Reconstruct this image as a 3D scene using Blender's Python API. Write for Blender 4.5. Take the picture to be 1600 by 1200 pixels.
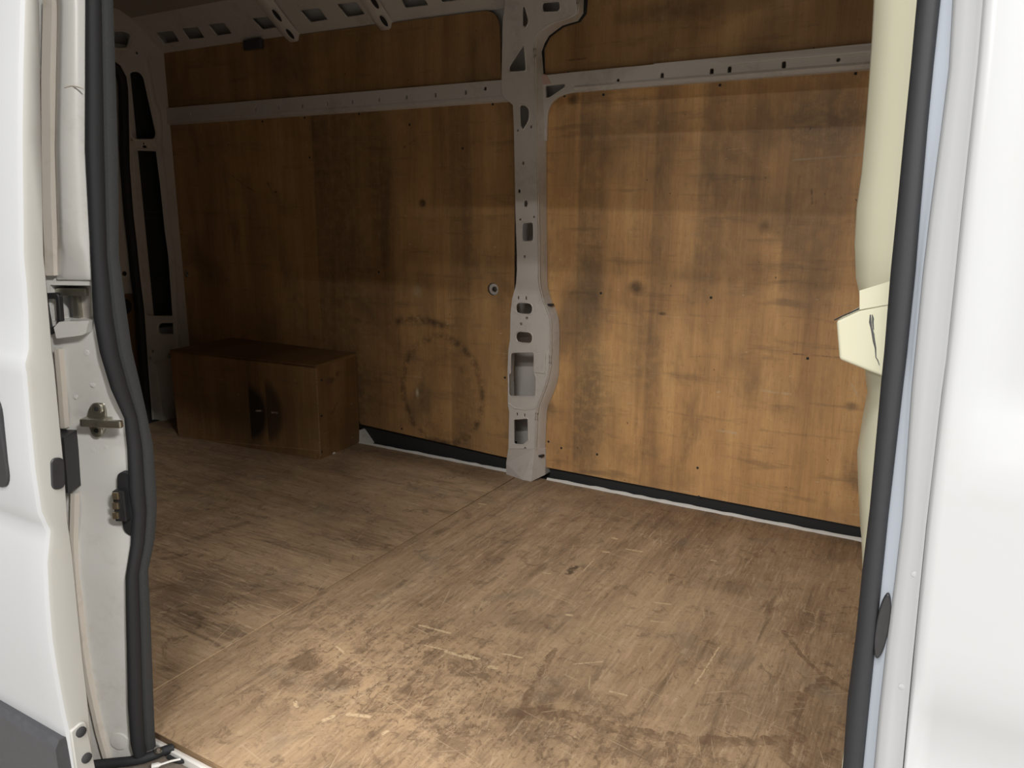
import bpy, bmesh, math, random
import numpy as np
from mathutils import Matrix, Vector
random.seed(4)
for o in list(bpy.data.objects): bpy.data.objects.remove(o)
SC = bpy.context.scene
COL = SC.collection

# ------------------------------------------------------------------ camera
FOC = 1200.0                                    # focal length in pixels of the 1600 px wide frame
_vx = np.array([-2150., -283., FOC]); _vz = np.array([-30., 0, FOC])
_vz[1] = -(_vx[0]*_vz[0] + FOC*FOC)/_vx[1]
_X = -_vx/np.linalg.norm(_vx); _Zd = _vz/np.linalg.norm(_vz); _Y = np.cross(_Zd, _X)
if _Y[2] < 0: _Y = -_Y
RW = np.stack([_X, _Y, -_Zd])                   # world axes (x along van, y across, z up) seen from the camera
CAM = np.array([0., 0., 1.05])
cd = bpy.data.cameras.new('camera'); cam = bpy.data.objects.new('camera', cd); COL.objects.link(cam)
cd.sensor_fit = 'HORIZONTAL'; cd.sensor_width = 36; cd.lens = 36*FOC/1600; cd.clip_start = .02
m = Matrix.Identity(4)
for i in range(3):
    m[i][0] = RW[i][0]; m[i][1] = -RW[i][1]; m[i][2] = -RW[i][2]; m[i][3] = CAM[i]
cam.matrix_world = m
SC.camera = cam

# ------------------------------------------------------------------ light
w = bpy.data.worlds.new('workshop_ambient'); SC.world = w; w.use_nodes = True
w.node_tree.nodes['Background'].inputs[0].default_value = (1.0, .99, .975, 1)
w.node_tree.nodes['Background'].inputs[1].default_value = .30
def tube(x, y, z, ln, power, wd=.12, col=(1, .975, .935), rz=0):
    d = bpy.data.lights.new('workshop_or_fill_tube', 'AREA'); d.shape = 'RECTANGLE'; d.size = ln; d.size_y = wd
    d.energy = power; d.color = col
    o = bpy.data.objects.new('workshop_or_fill_tube', d); o.location = (x, y, z); o.rotation_euler = (0, 0, rz); COL.objects.link(o)
tube(.10, -3.45, 3.35, 1.5, 115)
tube(-.35, -2.35, 3.35, 1.5, 75)
tube(.9, -2.05, 3.35, 1.4, 80)
tube(-.3, -.70, 3.35, 1.5, 75)
tube(2.9, -.62, 3.35, 1.5, 320)
tube(-1.8, -6.0, 3.35, 1.5, 260)  # far tube added as fill, softens the shadow steps on the lining
tube(-.6, -8.5, 3.35, 1.5, 420)  # farthest tube, added as low fill for the upper far wall
SC.view_settings.view_transform = 'Standard'; SC.view_settings.look = 'None'
SC.view_settings.gamma = 1; SC.view_settings.use_curve_mapping = False
SC.view_settings.exposure = -0.03

# ------------------------------------------------------------------ reading real positions
def ray(px, py): return RW @ np.array([px-800., py-600., FOC])
def on(px, py, axis, val):                      # the point of the plane axis = val
    d = ray(px, py); return CAM + d*(val-CAM[axis])/d[axis]
def onp(px, py, n, c):                          # the point of the plane n.p = c
    d = ray(px, py); n = np.array(n); return CAM + d*(c-n@CAM)/(n@d)
def interp(tab, v):
    t = sorted(tab); return float(np.interp(v, [a for a, b in t], [b for a, b in t]))
def Z8(pts, s, ox, oy): return [(ox+x/s, oy+y/s) for x, y in pts]

# ------------------------------------------------------------------ node helpers
class NT:
    def __init__(s, name):
        s.m = bpy.data.materials.new(name); s.m.use_nodes = True; s.t = s.m.node_tree; s.b = s.t.nodes['Principled BSDF']
        s.P = s.n('ShaderNodeTexCoord').outputs['Object']; s.xyz = s.n('ShaderNodeSeparateXYZ'); s.l(s.P, s.xyz.inputs[0])
        s.x, s.y, s.z = s.xyz.outputs
    def n(s, k): return s.t.nodes.new(k)
    def l(s, a, b): s.t.links.new(a, b)
    def put(s, v, sock):
        if hasattr(v, 'is_linked') or hasattr(v, 'links'): s.l(v, sock)
        else: sock.default_value = v
    def mt(s, op, a, b=None, c=None, clamp=False):
        k = s.n('ShaderNodeMath'); k.operation = op; k.use_clamp = clamp; s.put(a, k.inputs[0])
        if b is not None: s.put(b, k.inputs[1])
        if c is not None: s.put(c, k.inputs[2])
        return k.outputs[0]
    def add(s, a, b): return s.mt('ADD', a, b)
    def sub(s, a, b): return s.mt('SUBTRACT', a, b)
    def mul(s, a, b): return s.mt('MULTIPLY', a, b)
    def mx(s, a, b): return s.mt('MAXIMUM', a, b)
    def vec(s, x, y, z=0.):
        k = s.n('ShaderNodeCombineXYZ'); s.put(x, k.inputs[0]); s.put(y, k.inputs[1]); s.put(z, k.inputs[2]); return k.outputs[0]
    def noise(s, v, sc=5, det=3, rough=.55, dist=0.):
        k = s.n('ShaderNodeTexNoise'); s.put(v, k.inputs['Vector']); k.inputs['Scale'].default_value = sc
        k.inputs['Detail'].default_value = det; k.inputs['Roughness'].default_value = rough; k.inputs['Distortion'].default_value = dist
        return k.outputs['Fac']
    def voro(s, v, sc, feat='F1', out='Distance', rnd=1):
        k = s.n('ShaderNodeTexVoronoi'); k.feature = feat; s.put(v, k.inputs['Vector']); k.inputs['Scale'].default_value = sc
        k.inputs['Randomness'].default_value = rnd; return k.outputs[out]
    def step(s, v, lo, hi, a=0., b=1.):
        k = s.n('ShaderNodeMapRange'); k.interpolation_type = 'SMOOTHSTEP'; s.put(v, k.inputs[0])
        for i, q in enumerate((lo, hi, a, b)): k.inputs[i+1].default_value = q
        return k.outputs[0]
    def mix(s, f, a, b):
        k = s.n('ShaderNodeMix'); k.data_type = 'RGBA'; s.put(f, k.inputs[0])
        for q, sock in ((a, k.inputs[6]), (b, k.inputs[7])):
            s.put(q if not isinstance(q, tuple) else (*q[:3], 1), sock)
        return k.outputs[2]
    def ramp(s, f, stops):
        k = s.n('ShaderNodeValToRGB'); e = k.color_ramp.elements
        while len(e) < len(stops): e.new(.5)
        for i, (p, c) in enumerate(stops): e[i].position = p; e[i].color = (*c, 1)
        s.put(f, k.inputs[0]); return k.outputs[0]
    def seg(s, u, v, a, b):                      # distance to a segment
        dx, dy = b[0]-a[0], b[1]-a[1]; L = dx*dx+dy*dy
        pu, pv = s.sub(u, a[0]), s.sub(v, a[1])
        h = s.mt('DIVIDE', s.add(s.mul(pu, dx), s.mul(pv, dy)), L, clamp=True)
        qu, qv = s.sub(pu, s.mul(h, dx)), s.sub(pv, s.mul(h, dy))
        return s.mt('SQRT', s.add(s.mul(qu, qu), s.mul(qv, qv)))
    def line(s, u, v, pts):
        d = None
        for a, b in zip(pts, pts[1:]):
            k = s.seg(u, v, a, b); d = k if d is None else s.mt('MINIMUM', d, k)
        return d
    def ell(s, u, v, c, r):                      # normalised radius from an ellipse
        a, b = s.mul(s.sub(u, c[0]), 1/r[0]), s.mul(s.sub(v, c[1]), 1/r[1])
        return s.mt('SQRT', s.add(s.mul(a, a), s.mul(b, b)))
    def fin(s, col, rough=.5, bump=None, bs=.2, bd=.002, **kw):
        s.put(col if not isinstance(col, tuple) else (*col, 1), s.b.inputs['Base Color']); s.put(rough, s.b.inputs['Roughness'])
        for k, v in kw.items(): s.b.inputs[k.replace('_', ' ')].default_value = v
        if bump is not None:
            k = s.n('ShaderNodeBump'); k.inputs['Strength'].default_value = bs; k.inputs['Distance'].default_value = bd
            s.l(bump, k.inputs['Height']); s.l(k.outputs[0], s.b.inputs['Normal'])
        return s.m

def paint(name, col, rough=.3, dirt=.15, dcol=(.35, .29, .22), coat=.3, dsc=6, lo=.55):
    s = NT(name)
    d = s.noise(s.P, dsc, 5, .65); d2 = s.noise(s.P, 60, 3, .6)
    f = s.mul(s.step(s.add(s.mul(d, .75), s.mul(d2, .25)), lo, lo+.22), dirt)
    sp = s.mul(s.step(s.noise(s.P, 220, 2, .5), .74, .78), dirt*1.5)
    c = s.mix(s.mx(f, sp), col, dcol)
    return s.fin(c, s.add(s.mul(f, .5), rough), s.noise(s.P, 35, 2, .5), .05, .002, Coat_Weight=coat, Coat_Roughness=.12)
def plain(name, col, rough=.5, metal=0., nsc=90, var=.25, bs=.15):
    s = NT(name); n = s.noise(s.P, nsc, 4, .6)
    c = s.mix(n, tuple(q*(1-var) for q in col), tuple(q*(1+var) for q in col))
    return s.fin(c, s.add(s.mul(n, .15), rough-.07), n, bs, .001, Metallic=metal)

def wall_ply(name, hue=1.0, marks=(), pale=1.0, u='x', seed=0.):
    s = NT(name); U = s.x if u == 'x' else s.y; V = s.z
    U = s.add(U, seed)
    k = s.n('ShaderNodeTexVoronoi'); k.voronoi_dimensions = '1D'; k.inputs['Scale'].default_value = 4.6
    wob = s.mul(s.sub(s.noise(s.vec(U, V), 3, 2), .5), .03)
    s.put(s.add(U, wob), k.inputs['W'])
    cell = s.n('ShaderNodeSeparateColor'); s.l(k.outputs['Color'], cell.inputs[0]); band = cell.outputs[0]
    soft = s.noise(s.vec(s.mul(U, 9), s.mul(V, .8)), 1, 4, .6)
    grain = s.noise(s.vec(s.mul(U, 170), s.mul(V, 5)), 1, 4, .65)
    pores = s.noise(s.vec(s.mul(U, 420), s.mul(V, 26)), 1, 2, .5)
    mid = s.noise(s.vec(s.mul(U, 38), s.mul(V, 1.6)), 1, 4, .65)
    t = s.add(s.add(s.mul(band, .05), s.mul(soft, .45)), s.add(s.add(s.mul(grain, .14), s.mul(s.noise(s.vec(s.mul(U, 2.2), s.mul(V, 3.6)), 1, 5, .62), .22)), s.mul(mid, .14)))
    h = hue
    c = s.ramp(t, [(.34, (.20*h, .108*h, .045*h)), (.5, (.36*h, .203*h, .084*h)), (.66, (.50*h, .305*h, .130*h))])
    c = s.mix(s.mul(s.step(pores, .58, .72), .28), c, (.13, .065, .026))
    # grime clouds handled areas
    cl = s.noise(s.vec(U, s.mul(V, .7)), 3.1, 5, .62, .4)
    c = s.mix(s.mul(s.step(cl, .47, .74), .62), c, (.125, .085, .05))
    st = s.noise(s.vec(s.mul(U, 7), s.mul(V, 1.7)), 1, 5, .7, .3)
    c = s.mix(s.mul(s.step(st, .54, .74), .5), c, (.10, .07, .045))
    hz = s.noise(s.vec(s.mul(U, 3.0), s.mul(V, 22)), 1, 4, .65, .3)
    c = s.mix(s.mul(s.step(hz, .54, .72), .38), c, (.11, .075, .045))
    fz = s.noise(s.vec(U, V), 45, 5, .7)
    c = s.mix(s.mul(s.step(fz, .55, .7), .22), c, (.12, .08, .05))
    # pale scuffs and fine scratches
    sc = s.noise(s.vec(s.mul(U, 10), s.mul(V, 190)), 1, 2, .5, .6)
    sm = s.noise(s.vec(U, V), 7, 3, .6)
    c = s.mix(s.mul(s.mul(s.step(sc, .63, .70), s.step(sm, .54, .64)), .5*pale), c, (.52, .40, .24))
    ch = s.noise(s.vec(s.mul(U, 34), s.mul(V, 60)), 1, 2, .5)
    c = s.mix(s.mul(s.step(ch, .725, .755), .6*pale), c, (.58, .45, .29))
    dk = s.noise(s.vec(s.mul(U, 55), s.mul(V, 42)), 1, 2, .5)
    c = s.mix(s.mul(s.step(dk, .74, .77), .7), c, (.045, .03, .022))
    mn = s.noise(s.vec(U, V), 26, 4, .65)
    for kd, ce, r, wdt, stg, col in marks:
        ce = (ce[0]+seed, ce[1])
        if kd == 'ring':
            d = s.mt('ABSOLUTE', s.sub(s.ell(U, V, ce, r), 1.)); f = s.step(d, 0, wdt, 1, 0)
        elif kd == 'arc':                         # upper half of a ring
            d = s.mt('ABSOLUTE', s.sub(s.ell(U, V, ce, r), 1.)); f = s.mul(s.step(d, 0, wdt, 1, 0), s.step(V, ce[1]+r[1]*.45, ce[1]+r[1]*.8))
        elif kd == 'half':                        # crescent to the right of the centre
            f = s.mul(s.step(s.ell(U, V, ce, r), 1-wdt, 1.05, 1, 0), s.step(U, ce[0]-.004, ce[0]+.004))
        elif kd == 'band':                        # a soiled strip of veneer from U = ce to U = r, crisp at its first edge
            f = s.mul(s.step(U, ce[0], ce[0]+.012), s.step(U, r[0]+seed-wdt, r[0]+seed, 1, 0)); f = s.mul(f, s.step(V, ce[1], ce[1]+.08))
        elif kd == 'line':
            f = s.step(s.line(s.add(U, -seed), V, r), wdt*.5, wdt, 1, 0)
        else:
            f = s.step(s.ell(U, V, ce, r), 1-wdt, 1.1, 1, 0)
        if kd == 'half': f = s.mul(f, stg)
        elif kd in ('blob', 'band'): f = s.mul(s.mul(f, s.step(mn, .3, .6, .5, 1)), stg)
        else: f = s.mul(s.mul(f, s.step(mn, .33, .66, .0, 1)), stg)
        c = s.mix(f, c, col)
    return s.fin(c, s.add(.42, s.mul(cl, .25)), s.add(grain, s.mul(pores, .5)), .16, .0012, Specular_IOR_Level=.4)

DK = (.03, .022, .018)
def wl(px, py): p = on(px, py, 1, 2.615); return (p[0], p[2])
def marksL():
    a = wl(690, 612)
    return [('ring', a, (.205, .235), .13, .7, DK), ('ring', (a[0]+.02, a[1]-.02), (.13, .17), .35, .25, DK),
            ('arc', (wl(655, 530)[0], wl(655, 530)[1]), (.17, .085), .34, .7, DK),
            ('blob', wl(560, 610), (.16, .22), .7, .40, (.07, .05, .035)),
            ('blob', wl(660, 318), (.022, .022), .6, .8, DK),
            ('blob', wl(652, 455), (.03, .035), .9, .5, (.52, .42, .28)),
            ('blob', wl(652, 614), (.012, .03), .9, .8, (.6, .5, .36)),
            ('blob', wl(690, 690), (.10, .02), .9, .6, DK),
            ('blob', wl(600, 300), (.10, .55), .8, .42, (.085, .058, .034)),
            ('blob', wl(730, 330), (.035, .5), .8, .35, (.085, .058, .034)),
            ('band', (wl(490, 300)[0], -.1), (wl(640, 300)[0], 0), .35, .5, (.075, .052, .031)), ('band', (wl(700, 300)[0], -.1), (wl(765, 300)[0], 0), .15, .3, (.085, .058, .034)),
            ('line', (0, 0), [wl(418, 285), wl(425, 300), wl(432, 300)], .006, .8, DK),
            ('line', (0, 0), [wl(360, 272), wl(385, 292), wl(400, 300)], .003, .7, DK),
            ('line', (0, 0), [wl(630, 231), wl(648, 219)], .003, .8, DK)]
def marksR():
    return [('band', (wl(895, 600)[0], -.2), (wl(950, 600)[0], 0), .06, .4, (.09, .068, .045)), ('band', (wl(1010, 500)[0], .1), (wl(1050, 500)[0], 0), .05, .3, (.09, .068, .045)), ('band', (wl(1090, 250)[0], .75), (wl(1160, 250)[0], 0), .1, .35, (.09, .065, .042)), ('band', (wl(1230, 250)[0], .7), (wl(1345, 250)[0], 0), .05, .35, (.09, .065, .042)),
            ('blob', wl(995, 449), (.045, .035), .8, .75, DK), ('blob', wl(1035, 490), (.02, .008), .7, .8, DK),
            ('blob', wl(895, 155), (.03, .025), .8, .75, DK), ('blob', wl(1195, 354), (.03, .03), .9, .55, DK),
            ('blob', wl(1280, 190), (.30, .13), .9, .5, (.09, .062, .04)), ('blob', wl(975, 200), (.18, .12), .9, .4, (.09, .062, .04)),
            ('blob', wl(925, 640), (.15, .30), .8, .5, (.10, .075, .048)), ('blob', wl(1000, 560), (.10, .22), .9, .4, (.10, .075, .048)),
            ('line', (0, 0), [wl(1120, 672), wl(1150, 677)], .005, .7, (.56, .43, .28)), ('line', (0, 0), [wl(1190, 610), wl(1235, 616)], .005, .7, (.56, .43, .28)),
            ('line', (0, 0), [wl(1330, 600), wl(1340, 618)], .004, .6, (.56, .43, .28)), ('line', (0, 0), [wl(1268, 295), wl(1269, 318)], .004, .8, DK),
            ('line', (0, 0), [wl(1240, 553), wl(1330, 560)], .0035, .5, DK), ('line', (0, 0), [wl(1240, 250), wl(1345, 242)], .004, .55, (.42, .33, .22)),
            ('blob', wl(1330, 635), (.03, .02), .8, .5, DK)]

def floor_ply(name, grain_axis, marks=True):
    s = NT(name); U, V = s.x, s.y
    a, b = (U, V) if grain_axis == 'y' else (V, U)           # a across the grain
    soft = s.noise(s.vec(s.mul(a, 8), s.mul(b, 1.0)), 1, 5, .65, .3)
    grain = s.noise(s.vec(s.mul(a, 150), s.mul(b, 7)), 1, 4, .7)
    cl = s.noise(s.vec(U, V), 2.6, 6, .65, .5)
    c = s.ramp(s.add(s.mul(soft, .6), s.mul(grain, .4)), [(.30, (.19, .123, .073)), (.5, (.37, .252, .152)), (.70, (.53, .38, .24))])
    c = s.mix(s.mul(s.step(cl, .45, .72), .6), c, (.135, .088, .055))
    g2 = s.noise(s.vec(s.mul(a, 26), s.mul(b, 3.2)), 1, 5, .72, .5)
    c = s.mix(s.mul(s.step(g2, .52, .70), .6), c, (.12, .08, .052))
    g4 = s.noise(s.vec(s.mul(a, 80), s.mul(b, 9)), 1, 5, .75, .6)
    c = s.mix(s.mul(s.step(g4, .54, .68), .5), c, (.12, .08, .052))
    c = s.mix(s.mul(s.step(g4, .46, .34), .45), c, (.60, .45, .30))
    lt = s.noise(s.vec(s.add(U, 11), V), 1.7, 4, .6)
    c = s.mix(s.mul(s.step(lt, .48, .66), .22), c, (.56, .40, .25))
    g5 = s.noise(s.vec(U, V), 90, 5, .75)
    c = s.mix(s.mul(s.step(g5, .54, .66), .45), c, (.13, .085, .055))
    g3 = s.noise(s.vec(U, V), 17, 6, .72, 1.2)
    c = s.mix(s.mul(s.step(g3, .54, .66), .5), c, (.11, .07, .045))
    gr = s.noise(s.vec(s.add(U, 7), V), 5, 4, .6, .3)
    c = s.mix(s.mul(s.step(gr, .56, .72), .4), c, (.19, .165, .13))     # grey dust
    F = lambda px, py: tuple(on(px, py, 2, 0)[:2])
    wq = s.noise(s.vec(U, V), 38, 4, .7)
    wob = s.mul(s.sub(wq, .5), .05)
    wU, wV = s.add(U, wob), s.add(V, s.mul(s.sub(s.noise(s.vec(s.add(U, 3), V), 38, 4, .7), .5), .05))
    if marks:
        # flaked, worn wood by the door
        zone = s.mx(s.step(s.ell(U, V, F(640, 1060), (.55, .34)), .35, 1.1, 1, 0), s.mul(s.step(s.ell(U, V, F(900, 1150), (.6, .2)), .3, 1.1, 1, 0), .8))
        fl = s.noise(s.vec(wU, wV), 11, 5, .7, .9)
        c = s.mix(s.mul(s.mul(s.step(fl, .47, .60), zone), .5), c, (.50, .345, .20))
        c = s.mix(s.mul(s.mul(s.step(fl, .45, .38), zone), .65), c, (.14, .09, .055))
        f2 = s.noise(s.vec(s.mul(U, 1.6), V), 30, 5, .75, 1.4)
        c = s.mix(s.mul(s.mul(s.step(f2, .53, .62), zone), .72), c, (.13, .08, .048))
        edge = s.step(s.mt('ABSOLUTE', s.sub(fl, .475)), 0, .012, 1, 0)
        c = s.mix(s.mul(s.mul(edge, zone), .35), c, (.12, .075, .045))
        z7 = lambda pts: [F(750+x/2.4615, 800+y/2.4615) for x, y in pts]
        wet = None
        for pts, wd in (([(1170, 460), (1240, 555), (1330, 640), (1420, 690)], .007), ([(1330, 640), (1250, 700), (1215, 800), (1195, 870)], .011),
                        ([(1230, 870), (1120, 880), (900, 885), (700, 865), (560, 845), (430, 800), (200, 760)], .017), ([(1180, 880), (1165, 930), (1230, 985)], .018),
                        ([(740, 880), (735, 985)], .012), ([(290, 530), (240, 610), (195, 690), (150, 790)], .009)):
            d = s.line(s.add(U, s.mul(wob, .8)), s.add(V, s.mul(wob, -.7)), z7(pts)); f = s.step(d, wd*.75, wd, 1, 0); wet = f if wet is None else s.mx(wet, f)
        c = s.mix(s.mul(s.mul(wet, s.step(wq, .36, .6, .3, 1)), .72), c, (.15, .092, .056))
        dark = [((355, 222), (.012, .034), .85), ((350, 110), (.07, .05), .22), ((180, 420), (.13, .06), .26), ((960, 290), (.12, .05), .22), ((900, 550), (.06, .06), .18), ((1330, 440), (.08, .04), .15), ((600, 20), (.3, .08), .25)]
        for (x, y), r, stg in dark:
            q = F(750+x/2.4615, 800+y/2.4615)
            c = s.mix(s.mul(s.step(s.ell(wU, wV, q, r), .4 if stg < .5 else .7, 1.15, 1, 0), stg), c, (.075, .052, .036))
        chips = None
        for x0, y0, x1, y1, wd in ((565, 143, 625, 153, .006), (475, 153, 495, 155, .006), (670, 348, 730, 355, .004), (660, 418, 710, 425, .003), (500, 690, 560, 705, .004), (40, 595, 60, 598, .008),
                                   (890, 185, 905, 188, .006), (510, 100, 525, 103, .007), (335, 395, 350, 397, .007), (245, 234, 268, 237, .004), (90, 545, 160, 560, .004), (360, 585, 475, 575, .0025), (830, 660, 920, 520, .0025), (400, 225, 440, 180, .003)):
            f = s.step(s.seg(s.add(U, s.mul(wob, .22)), s.add(V, s.mul(wob, .22)), F(750+x0/2.4615, 800+y0/2.4615), F(750+x1/2.4615, 800+y1/2.4615)), wd*.5, wd, 1, 0); chips = f if chips is None else s.mx(chips, f)
        for x0, y0, x1, y1, wd in ((1190, 618, 1310, 650, .005), (1295, 725, 1400, 755, .006), (1375, 740, 1430, 755, .006), (1430, 122, 1455, 126, .006), (1470, 788, 1500, 793, .006), (900, 980, 980, 990, .007), (800, 1005, 835, 990, .007), (1040, 1060, 1055, 1050, .005), (680, 930, 690, 950, .005), (895, 325, 960, 335, .004), (1210, 700, 1300, 720, .003), (850, 705, 880, 730, .004)):
            f = s.step(s.seg(s.add(U, s.mul(wob, .22)), s.add(V, s.mul(wob, .22)), F(200+x0/2.608, 740+y0/2.608), F(200+x1/2.608, 740+y1/2.608)), wd*.5, wd, 1, 0); chips = s.mx(chips, f)
        c = s.mix(s.mul(s.mul(chips, s.step(s.noise(s.vec(U, V), 140, 3, .7), .36, .5)), .9), c, (.60, .45, .28))
    else:
        z6 = lambda x, y: F(200+x/2.608, 740+y/2.608)
        dk = None
        for x0, y0, x1, y1, wd in ((75, 480, 175, 455, .012), (330, 145, 560, 180, .012), (200, 540, 240, 530, .008), (85, 360, 230, 330, .014), (520, 455, 545, 458, .012), (180, 570, 460, 660, .03), (930, 120, 985, 165, .005), (260, 270, 480, 200, .02)):
            f = s.step(s.seg(wU, wV, z6(x0, y0), z6(x1, y1)), wd*.4, wd*1.3, 1, 0); dk = f if dk is None else s.mx(dk, f)
        c = s.mix(s.mul(s.mul(dk, s.step(g4, .38, .6, .2, 1)), .5), c, (.08, .056, .04))
        pl = None
        for x0, y0, x1, y1, wd in ((450, 225, 700, 290, .003), (640, 310, 790, 350, .003), (890, 322, 960, 332, .006), (430, 255, 560, 300, .003), (290, 728, 335, 735, .012), (135, 565, 150, 565, .008), (300, 745, 450, 670, .006)):
            f = s.step(s.seg(s.add(U, s.mul(wob, .1)), V, z6(x0, y0), z6(x1, y1)), wd*.4, wd, 1, 0); pl = f if pl is None else s.mx(pl, f)
        c = s.mix(s.mul(pl, .6), c, (.46, .34, .21))
    # fine pale scratches, crossing ways
    for rx, sc in ((.35, 1.), (-.9, 1.3), (1.4, .8)):
        cu, su = math.cos(rx), math.sin(rx)
        u2 = s.add(s.mul(U, cu), s.mul(V, su)); v2 = s.sub(s.mul(V, cu), s.mul(U, su))
        n = s.noise(s.vec(s.mul(u2, 230*sc), s.mul(v2, 6*sc)), 1, 1, .4, .3)
        c = s.mix(s.mul(s.mul(s.step(n, .68, .73), s.step(s.noise(s.vec(u2, v2), 6, 2), .42, .58)), .6), c, (.50, .38, .24))
    ch = s.noise(s.vec(s.mul(U, 46), s.mul(V, 70)), 1, 2, .5)
    c = s.mix(s.mul(s.step(ch, .74, .765), .55), c, (.55, .40, .24))
    return s.fin(c, s.add(.45, s.mul(cl, .25)), s.add(grain, g3), .22, .0015, Specular_IOR_Level=.4)

def ply_edge():
    s = NT('plywood_edge'); k = s.mt('FRACT', s.mul(s.z, 330)); n = s.noise(s.vec(s.mul(s.x, 30), s.y, s.mul(s.z, 300)), 1, 3)
    c = s.mix(s.step(k, .45, .55), (.42, .28, .15), (.20, .115, .055)); c = s.mix(s.mul(s.step(n, .45, .7), .6), c, (.10, .06, .03))
    return s.fin(c, .7)
M = dict(
    white=paint('white_body_paint', (.375, .383, .395), .30, .08, coat=.25),
    jamb=paint('white_jamb_paint', (.68, .675, .65), .34, .30, (.38, .31, .23), coat=.3, lo=.5),
    door_edge=paint('door_edge_paint', (.36, .355, .335), .4, .3, (.36, .29, .22), coat=.15, lo=.5),
    grey=paint('grey_interior_paint', (.58, .545, .51), .42, .35, (.24, .20, .17), coat=.1, lo=.5),
    roof=paint('roof_inner_paint', (.34, .31, .28), .55, .3, (.2, .17, .14), coat=0),
    cream=paint('cream_paint', (.57, .555, .42), .4, .12, (.42, .38, .25), coat=.15),
    flange=paint('blue_white_flange', (.37, .405, .46), .35, .1, coat=.3),
    sealant=paint('dirty_seam_sealer', (.58, .53, .47), .6, .5, (.36, .29, .22), coat=0, dsc=14),
    rubber=plain('black_rubber', (.014, .0145, .017), .72, nsc=120),
    lip=plain('grey_rubber_lip', (.03, .032, .033), .75, nsc=300, var=.4),
    plastic=plain('black_plastic', (.02, .02, .022), .45),
    mould=plain('dark_grey_moulding', (.045, .045, .05), .5),
    dark=plain('dark_cavity', (.02, .02, .021), .8),
    zinc=plain('zinc_steel', (.46, .44, .38), .35, 1.0, 60, .2),
    brass=plain('contact_metal', (.55, .47, .34), .35, 1.0),
    sill=paint('dirty_sill', (.26, .23, .2), .5, .8, (.13, .10, .075), coat=0, dsc=9, lo=.4),
    white_strip=paint('white_strip', (.70, .69, .66), .4, .35, (.3, .25, .2), coat=.1, dsc=15),
    concrete=plain('workshop_concrete', (.34, .33, .31), .7, nsc=8, var=.15),
    pink=plain('pink_primer', (.52, .36, .31), .5),
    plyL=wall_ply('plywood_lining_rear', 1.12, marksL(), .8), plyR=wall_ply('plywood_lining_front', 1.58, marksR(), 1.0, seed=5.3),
    plyU=wall_ply('plywood_lining_upper', .95, [('blob', wl(1060, 14), (.30, .05), .8, .5, (.06, .045, .03)), ('line', (0, 0), [wl(882, 94), wl(915, 90)], .004, .8, DK)], .5, seed=2.1),
    plyB=wall_ply('plywood_box', .5, [], .4, seed=8.7),
    floorA=floor_ply('plywood_floor_front', 'y'), floorB=floor_ply('plywood_floor_rear', 'x', False), edge=ply_edge())

# ------------------------------------------------------------------ mesh helpers
def setp(o, label=None, cat=None, kind=None, group=None):
    for k, v in (('label', label), ('category', cat), ('kind', kind), ('group', group)):
        if v: o[k] = v
    return o
def root(name, loc, label, cat, kind=None, group=None):
    o = bpy.data.objects.new(name, None); COL.objects.link(o); o.location = loc; o.empty_display_size = .05
    return setp(o, label, cat, kind, group)
def rootloc(o):
    v = Vector((0, 0, 0))
    while o: v += o.location; o = o.parent if o.type == 'EMPTY' else None
    return v
def link(name, me, mat, parent=None, smooth=False):
    o = bpy.data.objects.new(name, me); COL.objects.link(o)
    if mat and not me.materials: me.materials.append(M[mat] if isinstance(mat, str) else mat)
    if parent:
        o.parent = parent
        if parent.type == 'EMPTY': o.matrix_parent_inverse = Matrix.Translation(-parent.location)
    if smooth:
        for p in me.polygons: p.use_smooth = True
    return o
def mesh(name, v, f, mat, parent=None, smooth=False, sharp=None):
    me = bpy.data.meshes.new(name); me.from_pydata([tuple(map(float, q)) for q in v], [], f); me.validate()
    bm = bmesh.new(); bm.from_mesh(me); bmesh.ops.recalc_face_normals(bm, faces=bm.faces); bm.to_mesh(me); bm.free()
    o = link(name, me, mat, parent, smooth)
    if sharp: me.set_sharp_from_angle(angle=math.radians(sharp))
    return o
def rnd(pts, r, n=5):
    """rounds polygon corners; r a number or a list"""
    out = []; N = len(pts); P = [np.array(p, float) for p in pts]
    for i in range(N):
        rr = r[i] if isinstance(r, (list, tuple)) else r
        p, a, b = P[i], P[i-1], P[(i+1) % N]
        la, lb = np.linalg.norm(a-p), np.linalg.norm(b-p); q = min(rr, la*.48, lb*.48)
        if q < 1e-5: out.append(tuple(p)); continue
        s, e = p+(a-p)/la*q, p+(b-p)/lb*q
        for k in range(n+1):
            t = k/n; out.append(tuple((1-t)**2*s+2*t*(1-t)*p+t*t*e))
    return out
def circ(c, r, n=12): return [(c[0]+r*math.cos(2*math.pi*k/n), c[1]+r*math.sin(2*math.pi*k/n)) for k in range(n)]
def slot(c, w, h, n=5):
    return rnd([(c[0]-w/2, c[1]-h/2), (c[0]+w/2, c[1]-h/2), (c[0]+w/2, c[1]+h/2), (c[0]-w/2, c[1]+h/2)], min(w, h)/2*.98, n)
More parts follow.
